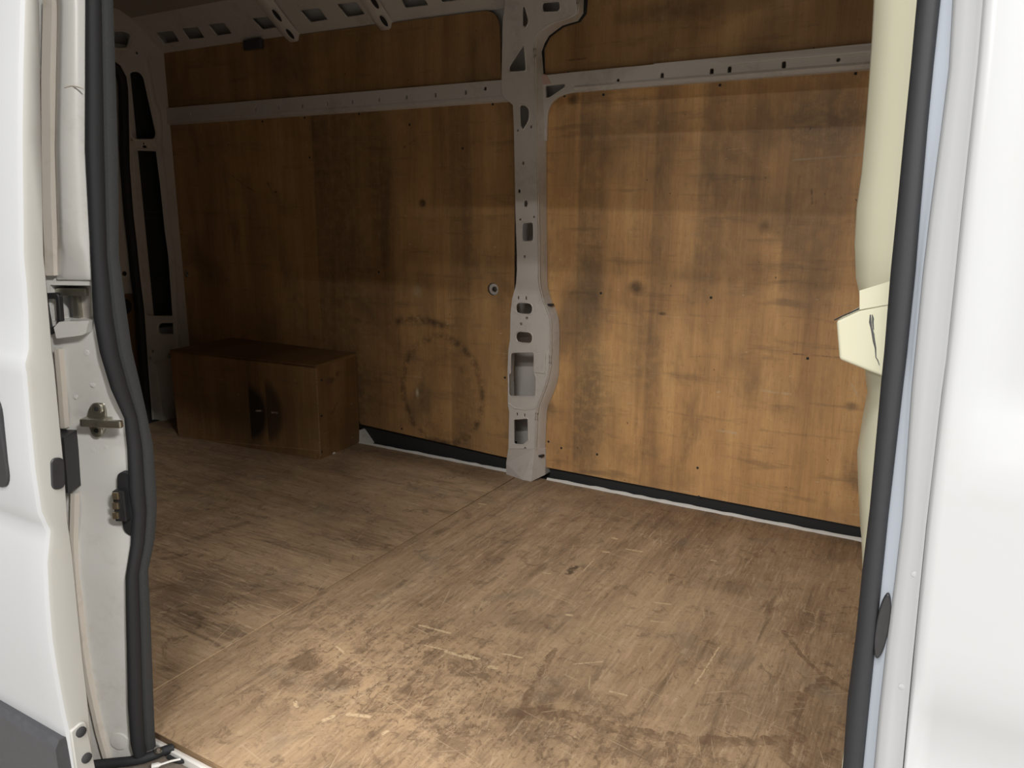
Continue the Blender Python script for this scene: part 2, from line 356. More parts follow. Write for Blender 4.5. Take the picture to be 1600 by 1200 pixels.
def plate(name, outline, holes, fr, t, mat, parent=None, bev=.0015, edge=None):
    """a flat sheet with cut-outs; fr = (O, U, V): point = O + U*u + V*v + N*w, the sheet reaches from w = 0 back to w = -t, N = UxV"""
    cu = bpy.data.curves.new(name, 'CURVE'); cu.dimensions = '2D'; cu.fill_mode = 'BOTH'
    cu.extrude = max(t/2-bev, .0002); cu.bevel_depth = bev; cu.bevel_resolution = 1; cu.offset = -bev
    for pts in [outline]+list(holes):
        sp = cu.splines.new('POLY'); sp.points.add(len(pts)-1); sp.use_cyclic_u = True
        for q, p in zip(sp.points, pts): q.co = (p[0], p[1], 0, 1)
    to = bpy.data.objects.new('tmp', cu); COL.objects.link(to)
    dg = bpy.context.evaluated_depsgraph_get(); me = bpy.data.meshes.new_from_object(to.evaluated_get(dg))
    bpy.data.objects.remove(to); bpy.data.curves.remove(cu)
    O, U, V = (Vector(map(float, q)) for q in fr); Nn = U.cross(V).normalized()
    for v in me.vertices:
        c = v.co.copy(); v.co = O+U*c.x+V*c.y+Nn*(c.z-t/2)
    me.materials.clear(); me.name = name
    bm = bmesh.new(); bm.from_mesh(me); bmesh.ops.remove_doubles(bm, verts=bm.verts, dist=1e-5); bmesh.ops.recalc_face_normals(bm, faces=bm.faces); bm.to_mesh(me); bm.free()
    o = link(name, me, mat, parent)
    if edge:
        me.materials.append(M[edge])
        for p in me.polygons:
            if abs(p.normal.dot(Nn)) < .3: p.material_index = 1
    return o
YF = lambda y: ((0, y, 0), (1, 0, 0), (0, 0, 1))          # plate facing -y (u = x, v = z), front at y
def box(name, lo, hi, mat, parent=None, bev=.002, seg=2, rot=None):
    bm = bmesh.new(); bmesh.ops.create_cube(bm, size=1)
    for v in bm.verts: v.co = Vector([(l+h)/2+c*(h-l) for l, h, c in zip(lo, hi, v.co)])
    if bev: bmesh.ops.bevel(bm, geom=bm.edges[:], offset=bev, segments=seg, affect='EDGES', profile=.6)
    if rot is not None: bmesh.ops.transform(bm, matrix=rot, verts=bm.verts)
    me = bpy.data.meshes.new(name); bm.to_mesh(me); bm.free()
    return link(name, me, mat, parent)
def obox(name, c, U, V, Wv, size, mat, parent=None, bev=.002, seg=2):
    """box with axes U, V, W about c"""
    rot = Matrix.Identity(4)
    for i in range(3): rot[i][0], rot[i][1], rot[i][2], rot[i][3] = U[i], V[i], Wv[i], c[i]
    h = [q/2 for q in size]
    return box(name, [-q for q in h], h, mat, parent, bev, seg, rot)
def loft(name, secs, mat, parent=None, closed=True, caps=True, smooth=True, sharp=40):
    n = len(secs[0]); v = [p for s in secs for p in s]; f = []
    for i in range(len(secs)-1):
        for j in range(n if closed else n-1):
            k = (j+1) % n; f.append((i*n+j, i*n+k, (i+1)*n+k, (i+1)*n+j))
    if closed and caps: f += [tuple(range(n))[::-1], tuple(range((len(secs)-1)*n, len(secs)*n))]
    return mesh(name, v, f, mat, parent, smooth, sharp)
def tubep(name, pts, r, mat, parent=None, n=8):
    pts = [Vector(map(float, p)) for p in pts]; secs = []
    up = Vector((0, 0, 1))
    for i, p in enumerate(pts):
        t = (pts[min(i+1, len(pts)-1)]-pts[max(i-1, 0)]).normalized(); a = t.cross(up)
        if a.length < .05: a = t.cross(Vector((1, 0, 0)))
        a.normalize(); b = a.cross(t); rr = r[i] if isinstance(r, (list, tuple)) else r
        secs.append([p+(a*math.cos(q)+b*math.sin(q))*rr for q in (2*math.pi*k/n for k in range(n))])
    return loft(name, secs, mat, parent)
def disc(name, c, N, r, h, mat, parent=None, n=16, dome=.3):
    """a round head standing on a surface at c with normal N"""
    N = Vector(N).normalized(); a = N.orthogonal().normalized(); b = N.cross(a); c = Vector(map(float, c))
    secs = [[c+N*z+(a*math.cos(q)+b*math.sin(q))*rr for q in (2*math.pi*k/n for k in range(n))] for z, rr in ((-.002, r), (h*.6, r), (h, r*(1-dome)))]
    return loft(name, secs, mat, parent)

# ================================================================== SHELL OF THE VAN
YW = 2.615                     # face of the plywood lining
YP = 2.560                     # face of the middle pillar
YS = 2.700                     # outer skin
XR = -3.45                     # rear frame
ground = box('ground', (-9, -9, -.72), (9, 9, -.62), 'concrete', bev=0)
setp(ground, 'grey concrete workshop floor under the van', 'ground', 'structure')

# ---- floor
fl = root('floor', (-1.7, 1.7, 0), 'worn scratched plywood load floor of the van', 'floor', 'structure')
SEAM = -1.448
YN = .838                      # near edge of the ply floor
fa = plate('plywood_sheet', rnd([(SEAM+.002, YN), (.05, YN), (.05, 2.605), (SEAM+.002, 2.605)], .002, 1), [], ((0, 0, 0), (1, 0, 0), (0, 1, 0)), .016, 'floorA', fl, .001, 'edge'); setp(fa, 'worn front plywood floor sheet with water stains and flaked patches')
fb = plate('plywood_sheet', rnd([(-3.42, YN), (SEAM-.002, YN), (SEAM-.002, 2.605), (-3.42, 2.605)], .002, 1), [], ((0, 0, 0), (1, 0, 0), (0, 1, 0)), .016, 'floorB', fl, .001, 'edge'); setp(fb, 'rear plywood floor sheet with dark scuffs beyond the seam')
box('steel_floor', (-3.46, .833, -.06), (.06, 2.69, -.0165), 'grey', fl)
box('sill_strip', (-3.3, .829, -.036), (.02, .8375, -.0168), 'white_strip', fl, .002)
box('sill_step', (-1.50, .60, -.10), (.02, .828, -.030), 'sill', fl, .006)
box('outer_sill', (-1.42, .60, -.5), (.02, .63, -.10), 'white', fl, .01)

# ---- far wall
wf = root('wall_far', (-1.7, 2.7, 0), 'far side wall of the van, steel frame lined with plywood', 'wall', 'structure')
skin = []
for z, y in ((-.12, YS), (.0, YS), (1.2, YS), (1.72, 2.69), (1.86, 2.63), (1.96, 2.47)): skin.append((y, z))
loft('outer_skin', [[(-3.5, y, z), (.06, y, z), (.06, y+.012, z), (-3.5, y+.012, z)] for y, z in skin], 'grey', wf, sharp=60)
ZB = .042
def ply(nm, outl, holes, mat, label, t=.008, y=YW): 
    o = plate('plywood_panel', outl, holes, YF(y), t, mat, wf, .001, 'edge'); setp(o, label); return o
eye1 = wl(770, 452); eye2 = wl(291, 428)
pLL = ply('', rnd([(-3.55, .10), (-2.305, ZB+.058), (-2.30, ZB+.044), (-1.488, ZB+.012), (-1.488, 1.462), (-3.505, 1.464)], [.01, .001, .001, .004, .05, .03]), [circ(eye1, .025, 20), circ(eye2, .017, 14)], 'plyL', 'lower plywood lining panel left of the metal pillar')
pLR = ply('', rnd([(-1.345, ZB+.004), (.03, ZB), (.03, 1.467), (-1.36, 1.466)], [.005, .005, .01, .10], 8), [], 'plyR', 'lower plywood lining panel right of the metal pillar')
pUL = ply('', rnd([(-3.56, 1.527), (-1.548, 1.522), (-1.560, 1.770), (-3.545, 1.792)], [.004, .004, .07, .03], 8), [], 'plyU', 'narrow dark plywood strip above the left rail')
pUR = ply('', [(.03, 1.53), (.03, 1.80)]+[tuple(on(720+x/3, y/3, 1, YW+.012)[[0, 2]]) for x, y in ((578, -90), (574, 50), (548, 86), (472, 112), (402, 162), (372, 230), (372, 352))], [], 'plyU', 'narrow plywood strip above the right rail', y=YW+.012)
for (px, py), p in [((w_), pLL) for w_ in ((410, 190), (476, 184), (561, 178), (665, 158), (640, 195), (770, 163), (789, 590), (628, 670), (484, 246), (592, 425), (723, 232))] + [((w_), pLR) for w_ in ((943, 148), (1125, 133), (1337, 115), (882, 150), (939, 458), (1111, 465), (877, 700), (933, 710), (1090, 731), (1092, 776), (1262, 560), (857, 690))] + [((888, 114), pUR)]:
    q = on(px, py, 1, YW); disc('screw', q, (0, -1, 0), .0048, .0012, 'dark', p, 8)
box('recess_backing', (-2.35, 2.64, -.02), (-1.49, 2.652, .12), 'dark', wf, 0); box('recess_backing', (-1.33, 2.64, -.02), (.03, 2.652, .12), 'dark', wf, 0)
box('recess_floor', (-2.30, 2.606, -.02), (.03, 2.66, -.002), 'dark', wf, 0)
# floor lip with ragged sealant
def ragged(x0, x1, nm):
    n = int((x1-x0)/.03); secs = []
    for i in range(n+1):
        x = x0+(x1-x0)*i/n; w_ = .004+.005*random.random(); h = .007+.004*random.random()
        secs.append([(x, 2.603-w_, -.002), (x, 2.605-w_*.5, h*.7), (x, 2.607, h), (x, 2.609, h*.6), (x, 2.609, -.002)])
    loft(nm, secs, 'white_strip', wf)
ragged(-1.325, .02, 'sealed_lip'); ragged(-2.305, -1.48, 'sealed_lip')
mesh('lip_end', [(-2.298, 2.60, 0), (-2.24, 2.60, 0), (-2.29, 2.605, .055), (-2.298, 2.605, .06), (-2.298, 2.65, 0), (-2.24, 2.65, 0), (-2.29, 2.65, .055), (-2.298, 2.65, .06)],
     [(0, 1, 2, 3), (4, 7, 6, 5), (0, 4, 5, 1), (1, 5, 6, 2), (2, 6, 7, 3), (3, 7, 4, 0)], 'white_strip', wf)

# ---- rails between lower and upper lining
zl = lambda pts: [tuple(on(150+x/2.4615, y/2.4615, 1, 2.600)[[0, 2]]) for x, y in pts]
hl = zl([(365, 441), (446, 436), (529, 429), (614, 422), (702, 415), (793, 408), (888, 400), (986, 392), (1088, 383), (1194, 375), (1305, 366), (1421, 356)])
plate('rail', [(-3.53, 1.458), (-1.47, 1.450), (-1.47, 1.520), (-1.53, 1.5225), (-2.2, 1.526), (-2.8, 1.529), (-3.53, 1.532)], [slot(h, .009, .015, 3) for h in hl]+[rnd([(zl([(1496, 341)])[0][0]+a, zl([(1496, 341)])[0][1]+b) for a, b in ((-.006, -.006), (.006, -.006), (.006, .006), (-.006, .006))], .001, 1)], YF(2.600), .012, 'grey', wf, .0015)
loft('rail_flange', [[(x, 2.598, z0+.004), (x, 2.598, z0+.018), (x, 2.604, z0+.02), (x, 2.616, z0-.004)] for x, z0 in ((-3.53, 1.456), (-1.47, 1.448))], 'grey', wf)
zr = lambda pts: [tuple(on(820+x/2.857, y/2.857, 1, 2.596)[[0, 2]]) for x, y in pts]
hr = zr([(610, 340), (832, 320), (912, 311), (1155, 289)])
hs = zr([(413, 358), (1398, 266)])
top = zr([(75, 335), (390, 303), (600, 284), (792, 267), (796, 270), (868, 265), (950, 253), (955, 247), (1200, 225), (1548, 190)])
gus = [tuple(on(720+x/3, y/3, 1, 2.6)[[0, 2]]) for x, y in ((560, 430), (515, 436), (480, 445), (455, 456), (435, 472), (419, 492), (409, 518), (404, 550), (402, 600), (402, 660), (375, 660), (372, 345))]
plate('rail', [(.02, 1.53)]+top[::-1]+gus[::-1]+[(.02, 1.462)], [slot(h, .012, .022, 4) for h in hr]+[circ(h, .006, 8) for h in hs]+[rnd(zr([(88, 382), (175, 374), (176, 386), (110, 432), (92, 436)]), .004, 2)], YF(2.600), .012, 'grey', wf, .0015)
# pressed lower half of the rail stands proud and folds back under
sec = lambda x, k: [(x, 2.601, 1.503), (x, 2.6-k, 1.497), (x, 2.6-k, 1.476), (x, 2.6-k*.4, 1.468), (x, 2.616, 1.460), (x, 2.601, 1.478)]
loft('rail_flange', [[(x, 2.6, 1.482), (x, 2.595, 1.474), (x, 2.602, 1.462), (x, 2.618, 1.458)] for x in (-1.24, .02)], 'grey', wf)
loft('rail_step', [[(x, 2.601, 1.527+.003), (x, 2.601-k, 1.510), (x, 2.601-k*.8, 1.5065), (x, 2.601, 1.505)] for x, k in ((-.95, .0005), (-.6, .006), (.02, .008))], 'grey', wf)
mesh('primer_patch', [on(720+x/3, y/3, 1, 2.5995) for x, y in ((378, 348), (402, 350), (425, 392), (385, 396))], [(0, 1, 2, 3)], 'pink', wf)

# ---- middle pillar
A = lambda pts: [(720+x/3, y/3) for x, y in pts]; B = lambda pts: [(720+x/3, 380+y/3) for x, y in pts]
left_px = A([(205, -70), (205, 20), (195, 110), (190, 365), (190, 440), (215, 468), (243, 492), (248, 600), (255, 1000), (262, 1195)])+B([(262, 130), (258, 190), (240, 260), (232, 330), (230, 450), (222, 500), (218, 600), (220, 760), (226, 790), (222, 965)])
ridge_px = B([(346, 965), (350, 850), (355, 768), (400, 650), (416, 570), (416, 360), (385, 282), (362, 190), (360, 0)])+A([(358, 1000), (350, 600), (345, 400), (343, 200), (365, 150), (430, 108), (500, 88), (545, 60), (550, -70)])
pp = lambda pts, y=YP: [tuple(on(px, py, 1, y)[[0, 2]]) for px, py in pts]
H2 = []
for q, r in ((A([(290, 30), (300, 35), (315, 100), (305, 125), (290, 122)]), .006), (A([(383, 14), (460, 8), (462, 42), (452, 52), (390, 55), (382, 44)]), .008),
             (A([(294, 210), (303, 330), (228, 335), (225, 315)]), .008), (A([(276, 494), (300, 495), (318, 515), (316, 560), (292, 607), (280, 590)]), .008),
             (A([(288, 1046), (337, 1044), (338, 1128), (289, 1130)]), .010),
             (B([(235, 515), (342, 513), (343, 620), (349, 625), (349, 717), (226, 716), (226, 615), (234, 612)]), .012),
             (B([(249, 828), (313, 824), (314, 925), (290, 943), (250, 940)]), .006)):
    H2.append(rnd(pp(q), r, 4))
for c, w_, h in ((B([(296, 306)])[0], .068, .040), (B([(296, 442)])[0], .068, .040)): H2.append(slot(pp([c])[0], w_, h))
for c, w_, h in ((A([(292, 764)])[0], .008, .011), (A([(274, 896)])[0], .009, .013), (A([(304, 955)])[0], .014, .022), (A([(278, 1029)])[0], .007, .008), (A([(343, 1017)])[0], .007, .008),
                 (A([(267, 612)])[0], .007, .008), (A([(329, 594)])[0], .008, .009), (B([(298, 63)])[0], .010, .010), (B([(270, 256)])[0], .006, .013), (B([(306, 257)])[0], .006, .013), (B([(309, 351)])[0], .011, .010), (B([(282, 379)])[0], .011, .010),
                 (B([(264, 802)])[0], .005, .013), (B([(299, 806)])[0], .005, .013), (B([(301, 962)])[0], .011, .009), (B([(375, 564)])[0], .006, .011), (B([(350, 530)])[0], .007, .011)):
    H2.append(slot(pp([c])[0], w_, h, 2))
pil = plate('pillar', pp(left_px[::-1])[::-1]+pp(ridge_px), H2, YF(YP), .006, 'grey', wf, .0015); setp(pil, 'grey steel pillar with punched access holes')
# swages round the bigger holes
def swage(poly, grow=.004, y=YP):
    P = [np.array(p) for p in poly]; c = sum(P)/len(P); n = len(P); v = []
    for k, (g_, dy) in enumerate(((0, .0025), (.0025, -.0022), (.0055, -.0012), (.008, .001))):
        for p in P:
            d = p-c; q = p+d/np.linalg.norm(d)*g_; v.append((q[0], y+dy, q[1]))
    f = [(r_*n+j, r_*n+(j+1) % n, (r_+1)*n+(j+1) % n, (r_+1)*n+j) for r_ in range(3) for j in range(n)]
    mesh('hole_rim', v, f, 'grey', pil, True)
for i in (0, 1, 2, 3, 4, 5, 6, 7, 8): swage(H2[i])
# rounded side face of the pillar, from the ridge back to the lining
right_px = B([(396, 965), (400, 850), (405, 770), (440, 690), (460, 620), (463, 400), (455, 330), (425, 270), (406, 200), (405, 0)])+A([(403, 1000), (400, 560), (395, 420), (378, 230), (415, 165), (480, 118), (552, 98), (575, 62), (578, -70)])
n_ = 40
def resamp(P, n):
    P = [np.array(p, float) for p in P]; L = np.concatenate([[0], np.cumsum([np.linalg.norm(b-a) for a, b in zip(P, P[1:])])]); t = np.linspace(0, L[-1], n)
    return [np.array([np.interp(q, L, [p[k] for p in P]) for k in range(len(P[0]))]) for q in t]
# match ridge and edge by height
rid = [on(px, py, 1, YP) for px, py in ridge_px]; rig = [on(px, py, 1, 2.612) for px, py in right_px]
rs, gs = resamp(rid, 61), resamp(rig, 61)
secs = []
for a, b in zip(rs, gs):
    a = a+np.array([-.003, .003, 0]); row = []
    for t in np.linspace(0, 1, 9):
        q = a*(1-t)+b*t
        bead = -.006*math.exp(-((t-.12)/.06)**2)                    # raised bead along the ridge
        k = t**2.2; q[1] = a[1]+(b[1]-a[1])*k+bead; row.append(q)
    secs.append(row)
loft('pillar_side', secs, 'grey', wf, closed=False, sharp=55)
for off, rr in ((-.001, .0022), (.007, .0016)):
    tubep('ridge_bead', [q+np.array([off, -.0008, 0]) for q in rs], rr, 'grey', wf, 6)
# dark strip coloured as shade in the gap behind the gusset; left return
lf = [on(px, py, 1, YP) for px, py in left_px]
loft('pillar_side', [[q+np.array([.002, .003, 0]), q+np.array([.0, .03, 0]), q+np.array([-.004, .06, 0])] for q in lf], 'grey', wf, closed=False)
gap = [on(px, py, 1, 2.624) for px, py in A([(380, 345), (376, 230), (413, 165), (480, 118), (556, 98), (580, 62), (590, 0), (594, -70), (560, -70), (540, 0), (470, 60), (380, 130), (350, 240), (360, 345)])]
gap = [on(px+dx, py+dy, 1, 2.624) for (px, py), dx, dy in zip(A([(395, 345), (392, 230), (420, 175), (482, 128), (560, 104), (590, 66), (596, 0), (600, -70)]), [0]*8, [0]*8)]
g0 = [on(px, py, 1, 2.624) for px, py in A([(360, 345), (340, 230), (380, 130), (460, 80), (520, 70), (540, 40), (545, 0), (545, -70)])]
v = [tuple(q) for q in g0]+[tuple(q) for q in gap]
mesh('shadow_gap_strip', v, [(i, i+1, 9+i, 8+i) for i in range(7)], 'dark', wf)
# foot of the pillar
foot = B([(222, 965), (346, 965), (396, 963), (396, 1085), (330, 1117), (290, 1110), (213, 1085), (213, 1030)])
fo = [on(foot[0][0], foot[0][1], 1, YP-.004), on(foot[1][0], foot[1][1], 1, YP-.004), on(foot[2][0], foot[2][1], 1, 2.606),
      on(foot[3][0], foot[3][1], 1, 2.606), on(foot[4][0], foot[4][1], 1, 2.55), on(foot[5][0], foot[5][1], 1, 2.55), on(foot[6][0], foot[6][1], 1, 2.575), on(foot[7][0], foot[7][1], 1, 2.57)]
for q in fo[3:7]: q[2] = max(q[2], -.001)
ft = mesh('pillar_foot', fo+[q+np.array([0, .06, 0]) for q in fo], [(0, 1, 4, 5, 6, 7), (1, 2, 3, 4)]+[(i, (i+1) % 8, 8+(i+1) % 8, 8+i) for i in range(8)], 'grey', wf)
disc('foot_bolt', on(720+312/3, 380+1074/3, 1, YP-.006), (0, -1, 0), .008, .002, 'dark', ft, 12)
for k, (px, py) in enumerate(B([(424, 287), (380, 992)])): 
    q = on(px, py, 1, 2.60 if k == 0 else 2.596); box('clip', q-np.array([.012, .022, .004]), q+np.array([.012, .0, .004]), 'plastic', wf, .001)
tubep('pressed_fold', [on(px, py, 1, YP) for px, py in B([(224, 752), (250, 772), (300, 780), (340, 776), (352, 770)])], .0035, 'grey', wf)
# welded-on bracket and lashing eyes
c = on(*B([(372, 555)])[0], 1, YP-.003); box('weld_tab', c-np.array([.028, .002, .045]), c+np.array([.022, .004, .035]), 'grey', wf, .0015)
for e, rr in ((eye1, .025), (eye2, .017)):
    le = disc('lashing_point', (e[0], YW+.014, e[1]), (0, -1, 0), rr*.98, .004, 'grey', wf, 20, .1); disc('bolt', (e[0]+.004, YW+.009, e[1]), (0, -1, 0), rr*.48, .006, 'zinc', le, 6, .15); disc('socket', (e[0]+.004, YW+.0035, e[1]), (0, -1, 0), rr*.22, .0008, 'dark', le, 6, .1)

# ---- cant rail with punched holes, roof skin, ribs
ce = root('ceiling', (-1.7, 1.7, 1.95), 'dark bare steel roof of the van with pressed ribs', 'ceiling', 'structure')
CN = np.array([0, -.62, -.785]); CN /= np.linalg.norm(CN)          # faces down and inward
P0 = np.array([0, 2.615, 1.785]); CC = CN@P0
CU = np.array([1., 0, 0]); CV = np.cross(CN, CU)                     # CU x CV = CN
if CV[2] < 0: pass
def cr(px, py, off=0.):
    p = onp(px, py, CN, CC+off); q = p-P0; return (float(q@CU), float(q@CV)), p
uvc = lambda pts: [cr(150+x/2.4615, y/2.4615)[0] for x, y in pts]
sq = [[(230, 125), (295, 119), (320, 160), (265, 168)], [(328, 110), (390, 104), (416, 146), (358, 152)], [(430, 95), (492, 88), (522, 130), (466, 138)], [(598, 72), (662, 64), (696, 105), (640, 115)],
      [(785, 42), (858, 31), (890, 76), (825, 87)], [(925, 17), (1000, 8), (1034, 55), (965, 67)], [(1165, -15), (1245, -25), (1278, 20), (1190, 32)], [(1315, -40), (1395, -50), (1420, -2), (1330, 10)], [(1470, -60), (1550, -72), (1580, -25), (1490, -14)]]
vs = sorted([0, cr(150+600/2.46, 10/2.46)[0][1]])
vtop = float((np.array([0, 2.42, 1.94])-P0)@CV)
s_ = 1 if vtop > 0 else -1
plate('cant_rail', [(-3.6, -.02*s_), (.05, -.02*s_), (.05, vtop), (-3.6, vtop)][::s_], [rnd(uvc(q), .006, 3) for q in sq], (P0, CU, CV), .006, 'grey', ce, .002)
loft('roof_skin', [[(x, y, z) for y, z in ((2.47, 1.905), (2.40, 1.935), (2.2, 1.955), (1.7, 1.965), (1.2, 1.955), (.98, 1.93), (.88, 1.86), (.86, 1.75), (.84, 1.75), (.80, 1.99), (1.7, 2.02), (2.63, 1.99))] for x in (-3.6, .08)], 'roof', ce, sharp=40)
# stiffening swages of the roof, running lengthwise
for y in (1.35, 1.75, 2.12):
    loft('roof_bead', [[(x, y-.03, 1.962), (x, y-.015, 1.945), (x, y+.015, 1.945), (x, y+.03, 1.962)] for x in (-3.5, .03)], 'roof', ce, sharp=30)
# ribs
def rib(cpx, xw, ovals):
    # follows the cant rail 35 mm off it, then crosses under the roof
    b0, pb = cr(*cpx, .0); x = pb[0]
    prof = []          # (y, z) of the inner face
    for v_, off in ((b0[1], .004), (b0[1]+.018*s_, .026), (b0[1]+.06*s_, .034), (vtop*.75, .036), (vtop*1.0, .040)):
        p = P0+CV*v_+CN*off; prof.append((p[1], p[2]))
    prof += [(2.30, 1.905), (2.1, 1.915), (1.7, 1.922), (1.3, 1.915), (1.0, 1.89)]
    sk = -.10        # ribs lean a little towards the rear as they rise
    secs = []
    for y, z in prof:
        dx = 0
        nrm = Vector((0, -.62, -.785)) if y > 2.35 else Vector((0, 0, -1)); nrm.normalize()
        secs.append([(x+dx+u, y-nrm[1]*d, z-nrm[2]*d) for u, d in ((-xw-.012, .03), (-xw-.004, .006), (-xw+.004, 0), (xw-.004, 0), (xw+.004, .006), (xw+.012, .03))])
    r = loft('roof_rib', secs, 'grey', ce, closed=False, sharp=50)
    for (ox, oy), ln in ovals:
        (u_, v_), p = cr(ox, oy, .036)
        dv = CV*s_
        pts = []
        for q in range(18):
            a = 2*math.pi*q/18; pts.append(p+CU*(.012*math.cos(a))+dv*(ln*math.sin(a))+CN*.0015)
        rim = [p+(q_-p)*1.25+CN*-.001 for q_ in pts]
        mesh('rib_hole_shade', pts, [tuple(range(18))], 'dark', r)  # flat dark oval, painted as the shade inside a punched hole
    return r
rib((466, 64), .024, [((453.6, 52.8), .026), ((433, 24), .030)])
rib((610, 46), .024, [((600, 32.5), .026), ((585, 3), .030)])
# dark clip tucked behind the upper lining
q = on(150+605/2.4615, 172/2.4615, 1, 2.60); box('trim_clip', q-np.array([.055, .012, .020]), q+np.array([.055, .012, .022]), 'mould', ce, .008, 3)

# ---- rear frame, seen past the left door pillar
wr = root('wall_rear', (XR, 1.7, 0), 'rear door frame of the van with large dark lamp openings', 'wall', 'structure')
C1 = lambda pts: [(150+x/4, 60+y/4) for x, y in pts]; C2 = lambda pts: [(150+x/3.335, 340+y/3.335) for x, y in pts]
rp = lambda pts, x=XR: [tuple(on(px, py, 0, x)[[1, 2]]) for px, py in pts]
XF = lambda x: ((x, 0, 0), (0, 1, 0), (0, 0, 1))           # plate facing +x (u = y, v = z)
seal_in = C1([(75, 150), (130, 185), (160, 235), (172, 320), (176, 520), (182, 800), (205, 1100)])+C2([(187, 120), (205, 300), (228, 480), (250, 800), (270, 1065)])
frame_out = rp(seal_in)+[(rp(seal_in)[-1][0], -.015), (2.66, -.015), (2.66, 1.95), (2.05, 1.98), (2.05, 1.70), (2.25, 1.68)]
hA = rnd(rp(C1([(205, 250), (212, 218), (240, 206), (275, 210), (300, 240), (378, 595), (368, 628), (245, 628), (222, 605)])), .012, 4)
hB = rnd(rp(C1([(232, 725), (250, 700), (395, 705), (412, 730), (440, 950)])+C2([(395, 150), (425, 490), (410, 513), (272, 511), (256, 490)])), .012, 4)
hO = [rnd(rp(C2([(328, 550), (436, 550), (436, 607), (328, 607)])), .03, 6), rnd(rp(C2([(374, 705), (412, 705), (412, 806), (374, 806)])), .02, 5), rnd(rp(C2([(384, 825), (420, 825), (420, 928), (384, 928)])), .02, 5)]
hC = rnd(rp(Z8([(50, 122), (110, 122), (135, 132), (122, 182), (80, 185), (50, 172)], 2.4615, 150, 0)), .012, 4)
hd = [circ(rp([q])[0], r, 8) for q, r in zip(C1([(258, 93), (225, 632), (378, 640), (302, 657)]), (.006, .007, .007, .005))]+[slot(rp(C1([(307, 679)]))[0], .022, .014, 2)]+[circ(rp([q])[0], .007, 8) for q in C2([(297, 697), (285, 733), (298, 925)])]
plate('rear_pillar', frame_out, [hA, hB, hC]+hO+hd, XF(XR), .008, 'grey', wr, .003)
def rimx(poly, x):
    P = [np.array(p) for p in poly]; c_ = sum(P)/len(P); n = len(P); v = []
    for g_, dx in ((-.001, -.007), (0, .001), (.004, .004), (.009, .003), (.013, -.001)):
        for p in P:
            d = p-c_; q = p+d/np.linalg.norm(d)*g_; v.append((x+dx, q[0], q[1]))
    mesh('opening_rim', v, [(r_*n+j, r_*n+(j+1) % n, (r_+1)*n+(j+1) % n, (r_+1)*n+j) for r_ in range(4) for j in range(n)], 'grey', wr, True)
for h in (hA, hB, hO[0], hC): rimx(h, XR)
box('lamp_housing', (XR-.10, 2.30, .45), (XR-.085, 2.66, 1.72), 'dark', wr, 0)
for px, py, ww in C2([(310, 5), (300, 312)]) and [(*C1([(352, 1083)])[0], .15), (*C1([(355, 1125)])[0], .15), (*C2([(282, 312)])[0], .05), (*C2([(335, 315)])[0], .04), (*C2([(285, 382)])[0], .03), (*C2([(285, 415)])[0], .03), (*C2([(287, 450)])[0], .03), (*C2([(283, 348)])[0], .03)]:
    p = on(px, py, 0, XR-.08); box('lamp_housing_rib', p-np.array([.004, ww/2, .003]), p+np.array([.004, ww/2, .003]), 'mould', wr, .001)
# rounded return between frame and far lining
ret = [(px, py) for px, py in C1([(325, 130), (330, 150), (375, 400), (400, 450), (410, 520), (415, 700), (440, 900), (470, 1200)])+C2([(410, 200), (432, 520), (440, 680), (445, 1000)])]
secs = []
for px, py in ret:
    p = on(px, py, 0, XR+.0); secs.append([(XR-.01, p[1]-.03, p[2]), (XR+.004, p[1]-.02, p[2]), (XR+.006, p[1]-.008, p[2]), (XR-.004, p[1]+.012, p[2]), (XR-.03, p[1]+.05, p[2])])
loft('frame_return', secs, 'grey', wr, closed=False)
# lower bulge of the pillar
loft('pillar_bulge', [[(XR+d*k, y, z) for y, k in ((2.37, 0), (2.385, 1), (2.47, 1), (2.50, .3), (2.60, .3))] for z, d in ((.30, .0), (.28, .03), (.24, .045), (.0, .05))], 'grey', wr, closed=False)
box('rear_corner_skin', (XR-.17, 1.95, -.12), (XR-.15, 2.72, 2.02), 'grey', wr, 0); box('rear_corner_skin', (XR-.17, 2.70, -.12), (XR-.03, 2.715, 2.02), 'grey', wr, 0); box('rear_corner_skin', (XR-.17, 1.95, 1.98), (XR-.03, 2.715, 2.02), 'grey', wr, 0)
box('rear_sill', (XR-.06, .86, -.02), (XR+.03, 2.38, .004), 'dark', wr, .004)
box('rear_header', (XR-.06, .84, 1.76), (XR-.004, 2.10, 1.97), 'grey', wr, .01)
box('near_rear_pillar', (XR-.06, .84, -.02), (XR-.004, 1.0, 1.8), 'grey', wr, .01)
# rear door and its seal
d1 = root('door_1', (XR-.03, 1.7, 0), 'closed rear door seen past the left pillar, grey with a plywood inset', 'door', 'structure')
box('door_panel', (XR-.075, .9, -.02), (XR-.045, 2.46, 1.80), 'grey', d1, .01)
pn = rp(C2([(60, 396), (185, 395), (200, 405), (212, 560), (245, 820), (252, 1010), (60, 1010)]), XR-.04)
hh = circ(rp(C2([(151, 464)]), XR-.04)[0], .038, 20)
plate('plywood_panel', rnd([(1.0, pn[0][1])]+pn[1:6]+[(1.0, pn[6][1])], .008, 3), [hh], XF(XR-.038), .006, 'plyB', d1, .001)
disc('handle_recess', (XR-.0445, *np.mean(hh, 0)), (1, 0, 0), .04, .002, 'dark', d1, 20, .05)
